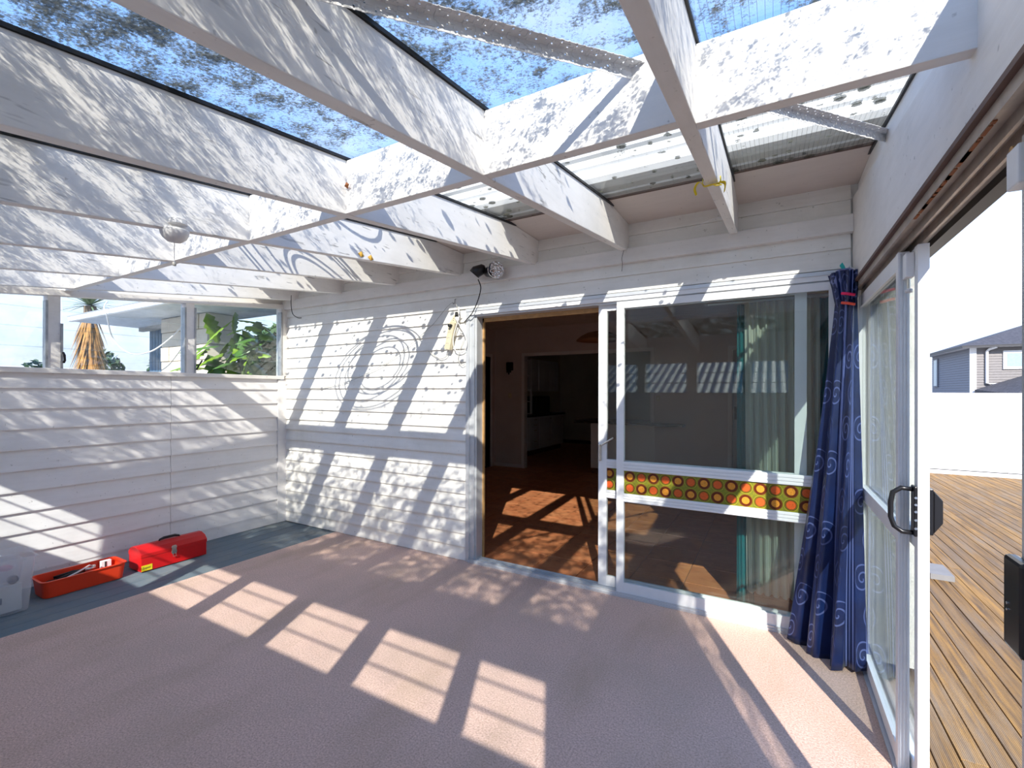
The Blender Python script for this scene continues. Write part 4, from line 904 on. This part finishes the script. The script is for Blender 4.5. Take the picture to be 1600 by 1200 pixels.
box('soffit', plain('blue_grey_soffit', (.66, .71, .76), .7), sh, -4.40, -.14, -.46, .62, 2.468, 2.478)
gq = [(-.46, 2.468), (-.51, 2.465), (-.52, 2.475), (-.52, 2.49), (-.512, 2.497), (-.52, 2.504), (-.52, 2.53), (-.535, 2.545), (-.46, 2.545)]
MB().prism(gq, 'x', -4.46, -.14).build('gutter', ALU_W, sh)
box('roof_edge', plain('roof_iron_left', (.3, .3, .31), .5), sh, -4.45, -.14, -.46, .62, 2.50, 2.555)
box('beam', plain('grey_beam', (.38, .38, .36), .7), sh, -4.30, -2.9, .30, .36, 2.40, 2.468)
tag(MB().tube(bez([(-2.98, -.56, 2.62), (-3.02, -.58, 2.54), (-3.0, -.56, 2.44), (-3.26, -.40, 2.16), (-3.04, -.30, 1.96), (-2.63, -.20, 1.975), (-2.17, -.10, 2.22), (-1.95, -.10, 2.40)]), .009, 8).build('outdoor_cable', WHITE, None, True), 'white cable drooping from the gutter outside the louvres', 'cable')

def blade(m, base, d, L, w, droop, n=5):
    d = Vector(d).normalized(); s = d.cross(Vector((0, 0, 1)))
    s = s.normalized() if s.length > .01 else Vector((1, 0, 0)); pts = []
    for i in range(n+1):
        t_ = i/n; p = Vector(base)+d*L*t_+Vector((0, 0, -droop*t_*t_)); ww = w*(1-t_)**.6*(.35+.65*min(1, t_*4)); pts += [p-s*ww, p+s*ww]
    m.add(pts, [(2*i, 2*i+1, 2*i+3, 2*i+2) for i in range(n)])
pt = thing('cabbage_tree', (-7, .55, -.3), 'cabbage tree with a skirt of dead orange leaves beyond the gutter', 'tree')
MB().tube([(-7, .55, -.3), (-7, .57, 1.5), (-7, .55, 3.1)], [.16, .13, .10], 10).build('trunk', plain('trunk_bark', (.20, .14, .09), .9), pt)
m = MB()
for k in range(130):
    a = random.uniform(0, 6.283); e = random.uniform(-.25, 1.2); blade(m, (-7, .55, 3.12), (math.cos(a)*math.cos(e), math.sin(a)*math.cos(e), math.sin(e)), random.uniform(.45, .75), .018, random.uniform(.02, .18))
lf = m.build('leaf_crown', plain('grey_green_leaf', (.20, .27, .14), .5), pt); lf['kind'] = 'stuff'
m = MB()
for k in range(420):
    a = random.uniform(0, 6.283); z = random.uniform(1.7, 2.98); r = .08; blade(m, (-7+r*math.cos(a), .55+r*math.sin(a), z), (math.cos(a)*.33, math.sin(a)*.33, -1), random.uniform(.4, .8), .018, 0, 4)
lf = m.build('dead_skirt', plain('dead_leaf_orange', (.55, .27, .07), .7, 0, .5, 7), pt); lf['kind'] = 'stuff'
def leafcloud(m, c, r, n, s):
    for _ in range(n):
        while True:
            v = Vector((random.uniform(-1, 1), random.uniform(-1, 1), random.uniform(-1, 1)))
            if .3 < v.length < 1: break
        p = Vector((c[0]+v.x*r[0], c[1]+v.y*r[1], c[2]+v.z*r[2])); a = Vector((random.uniform(-1, 1), random.uniform(-1, 1), random.uniform(-1, 1))).normalized(); b = a.orthogonal().normalized()
        m.add([p-a*s, p+b*s*.4, p+a*s, p-b*s*.4], [(0, 1, 2, 3)])
GRN = [plain('dark_foliage', (.035, .075, .03), .6, 0, .4, 3), plain('mid_foliage', (.07, .14, .04), .6, 0, .4, 3)]
for k, (x, y, h, w) in enumerate(((-19.5, 5.0, 3.0, .75), (-18.5, 6.9, 3.2, .8), (-17.6, 8.7, 2.9, .75), (-20, 3.2, 2.5, .75))):
    tr_ = thing('distant_tree', (x, y, -.25), ['rounded dark tree nearest the cabbage tree trunk', 'tallest dark tree in the distant clump', 'dark tree beside the blue boards', 'low dark tree behind the cabbage tree skirt'][k], 'tree', 'distant trees')
    MB().tube([(x, y, -.25), (x, y, h*.7)], .08, 8).build('trunk', plain('bark', (.12, .09, .06), .9), tr_)
    m = MB(); leafcloud(m, (x, y, h*.62), (w, w, h*.42), 900, .14); f_ = m.build('foliage', GRN[0], tr_); f_['kind'] = 'stuff'
# big-leaved plant in the corner outside
pl_ = thing('leafy_plant', (-1.15, .2, -.25), 'large-leaved green plant outside the corner louvre window', 'plant')
MB().tube([(-1.15, .22, -.25), (-1.2, .2, .8), (-1.18, .2, 1.9)], [.05, .045, .03], 8).build('stem', plain('green_stem', (.10, .14, .05), .6), pl_)
LG = [plain('leaf_yellow_green', (.20, .34, .03), .35, 0, .25, 5), plain('leaf_deep', (.07, .17, .03), .35, 0, .3, 5)]  # a brighter and a deeper leaf green, alternated from leaf to leaf
def big_leaf(c, d, up, L, W, mat):
    d = Vector(d).normalized(); s = d.cross(Vector(up)).normalized(); n_ = s.cross(d); m = MB(); pts = []; k = 11
    for i in range(k+1):
        t_ = i/k; w = W*math.sin(math.pi*min(1, t_*.93+.07))**.7*(1-.35*(i % 2)) if 0 < i < k else .002; p = Vector(c)+d*L*t_+n_*(-.18*L*t_*t_)
        pts += [p-s*w+n_*(-.25*w), p, p+s*w+n_*(-.25*w)]
    m.add(pts, [(3*i+a, 3*i+a+1, 3*i+a+4, 3*i+a+3) for i in range(k) for a in (0, 1)])
    o = m.build('leaf', mat, pl_, True); q = o.modifiers.new('solid', 'SOLIDIFY'); q.thickness = .002
random.seed(21)
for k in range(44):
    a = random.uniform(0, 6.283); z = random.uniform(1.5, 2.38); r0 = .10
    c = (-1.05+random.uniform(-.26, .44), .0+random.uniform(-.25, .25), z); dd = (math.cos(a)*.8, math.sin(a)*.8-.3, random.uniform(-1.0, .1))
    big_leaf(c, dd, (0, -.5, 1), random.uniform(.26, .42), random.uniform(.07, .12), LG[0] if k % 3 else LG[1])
m = MB(); leafcloud(m, (-2.05, 1.15, 1.2), (1.0, .35, 1.25), 4200, .10)
hg = thing('hedge', (-2.05, 1.15, -.25), 'dense dark green shrub behind the large-leaved plant', 'shrub'); f_ = m.build('foliage', GRN[1], hg); f_['kind'] = 'stuff'
MB().tube([(-2.05, 1.15, -.25), (-2.05, 1.15, 1.2)], .04, 8).build('stem', plain('shrub_bark', (.12, .09, .06), .9), hg)
# shed with corrugated roof in front of the porch (mirrored in the sliding door glass)
shd = thing('garden_shed', (2.5, -8, -.25), 'shed with a corrugated iron roof facing the front windows', 'shed')
m = MB(); nx = 600; x0_, x1_ = -3.0, 9.0
vs = []
for i in range(nx+1):
    x = x0_+(x1_-x0_)*i/nx; dz = .022*math.sin(2*math.pi*x/.16); vs += [(x, -6.0, 1.30+dz), (x, -10.0, 2.75+dz)]
m.add(vs, [(2*i, 2*i+2, 2*i+3, 2*i+1) for i in range(nx)]); ro = m.build('corrugated_roof', plain('zinc_roof', (.22, .23, .24), .6, 0), shd); q = ro.modifiers.new('solid', 'SOLIDIFY'); q.thickness = .01
box('wall', BOARD_L, shd, -2.8, 8.8, -9.8, -6.15, -.25, 1.22)
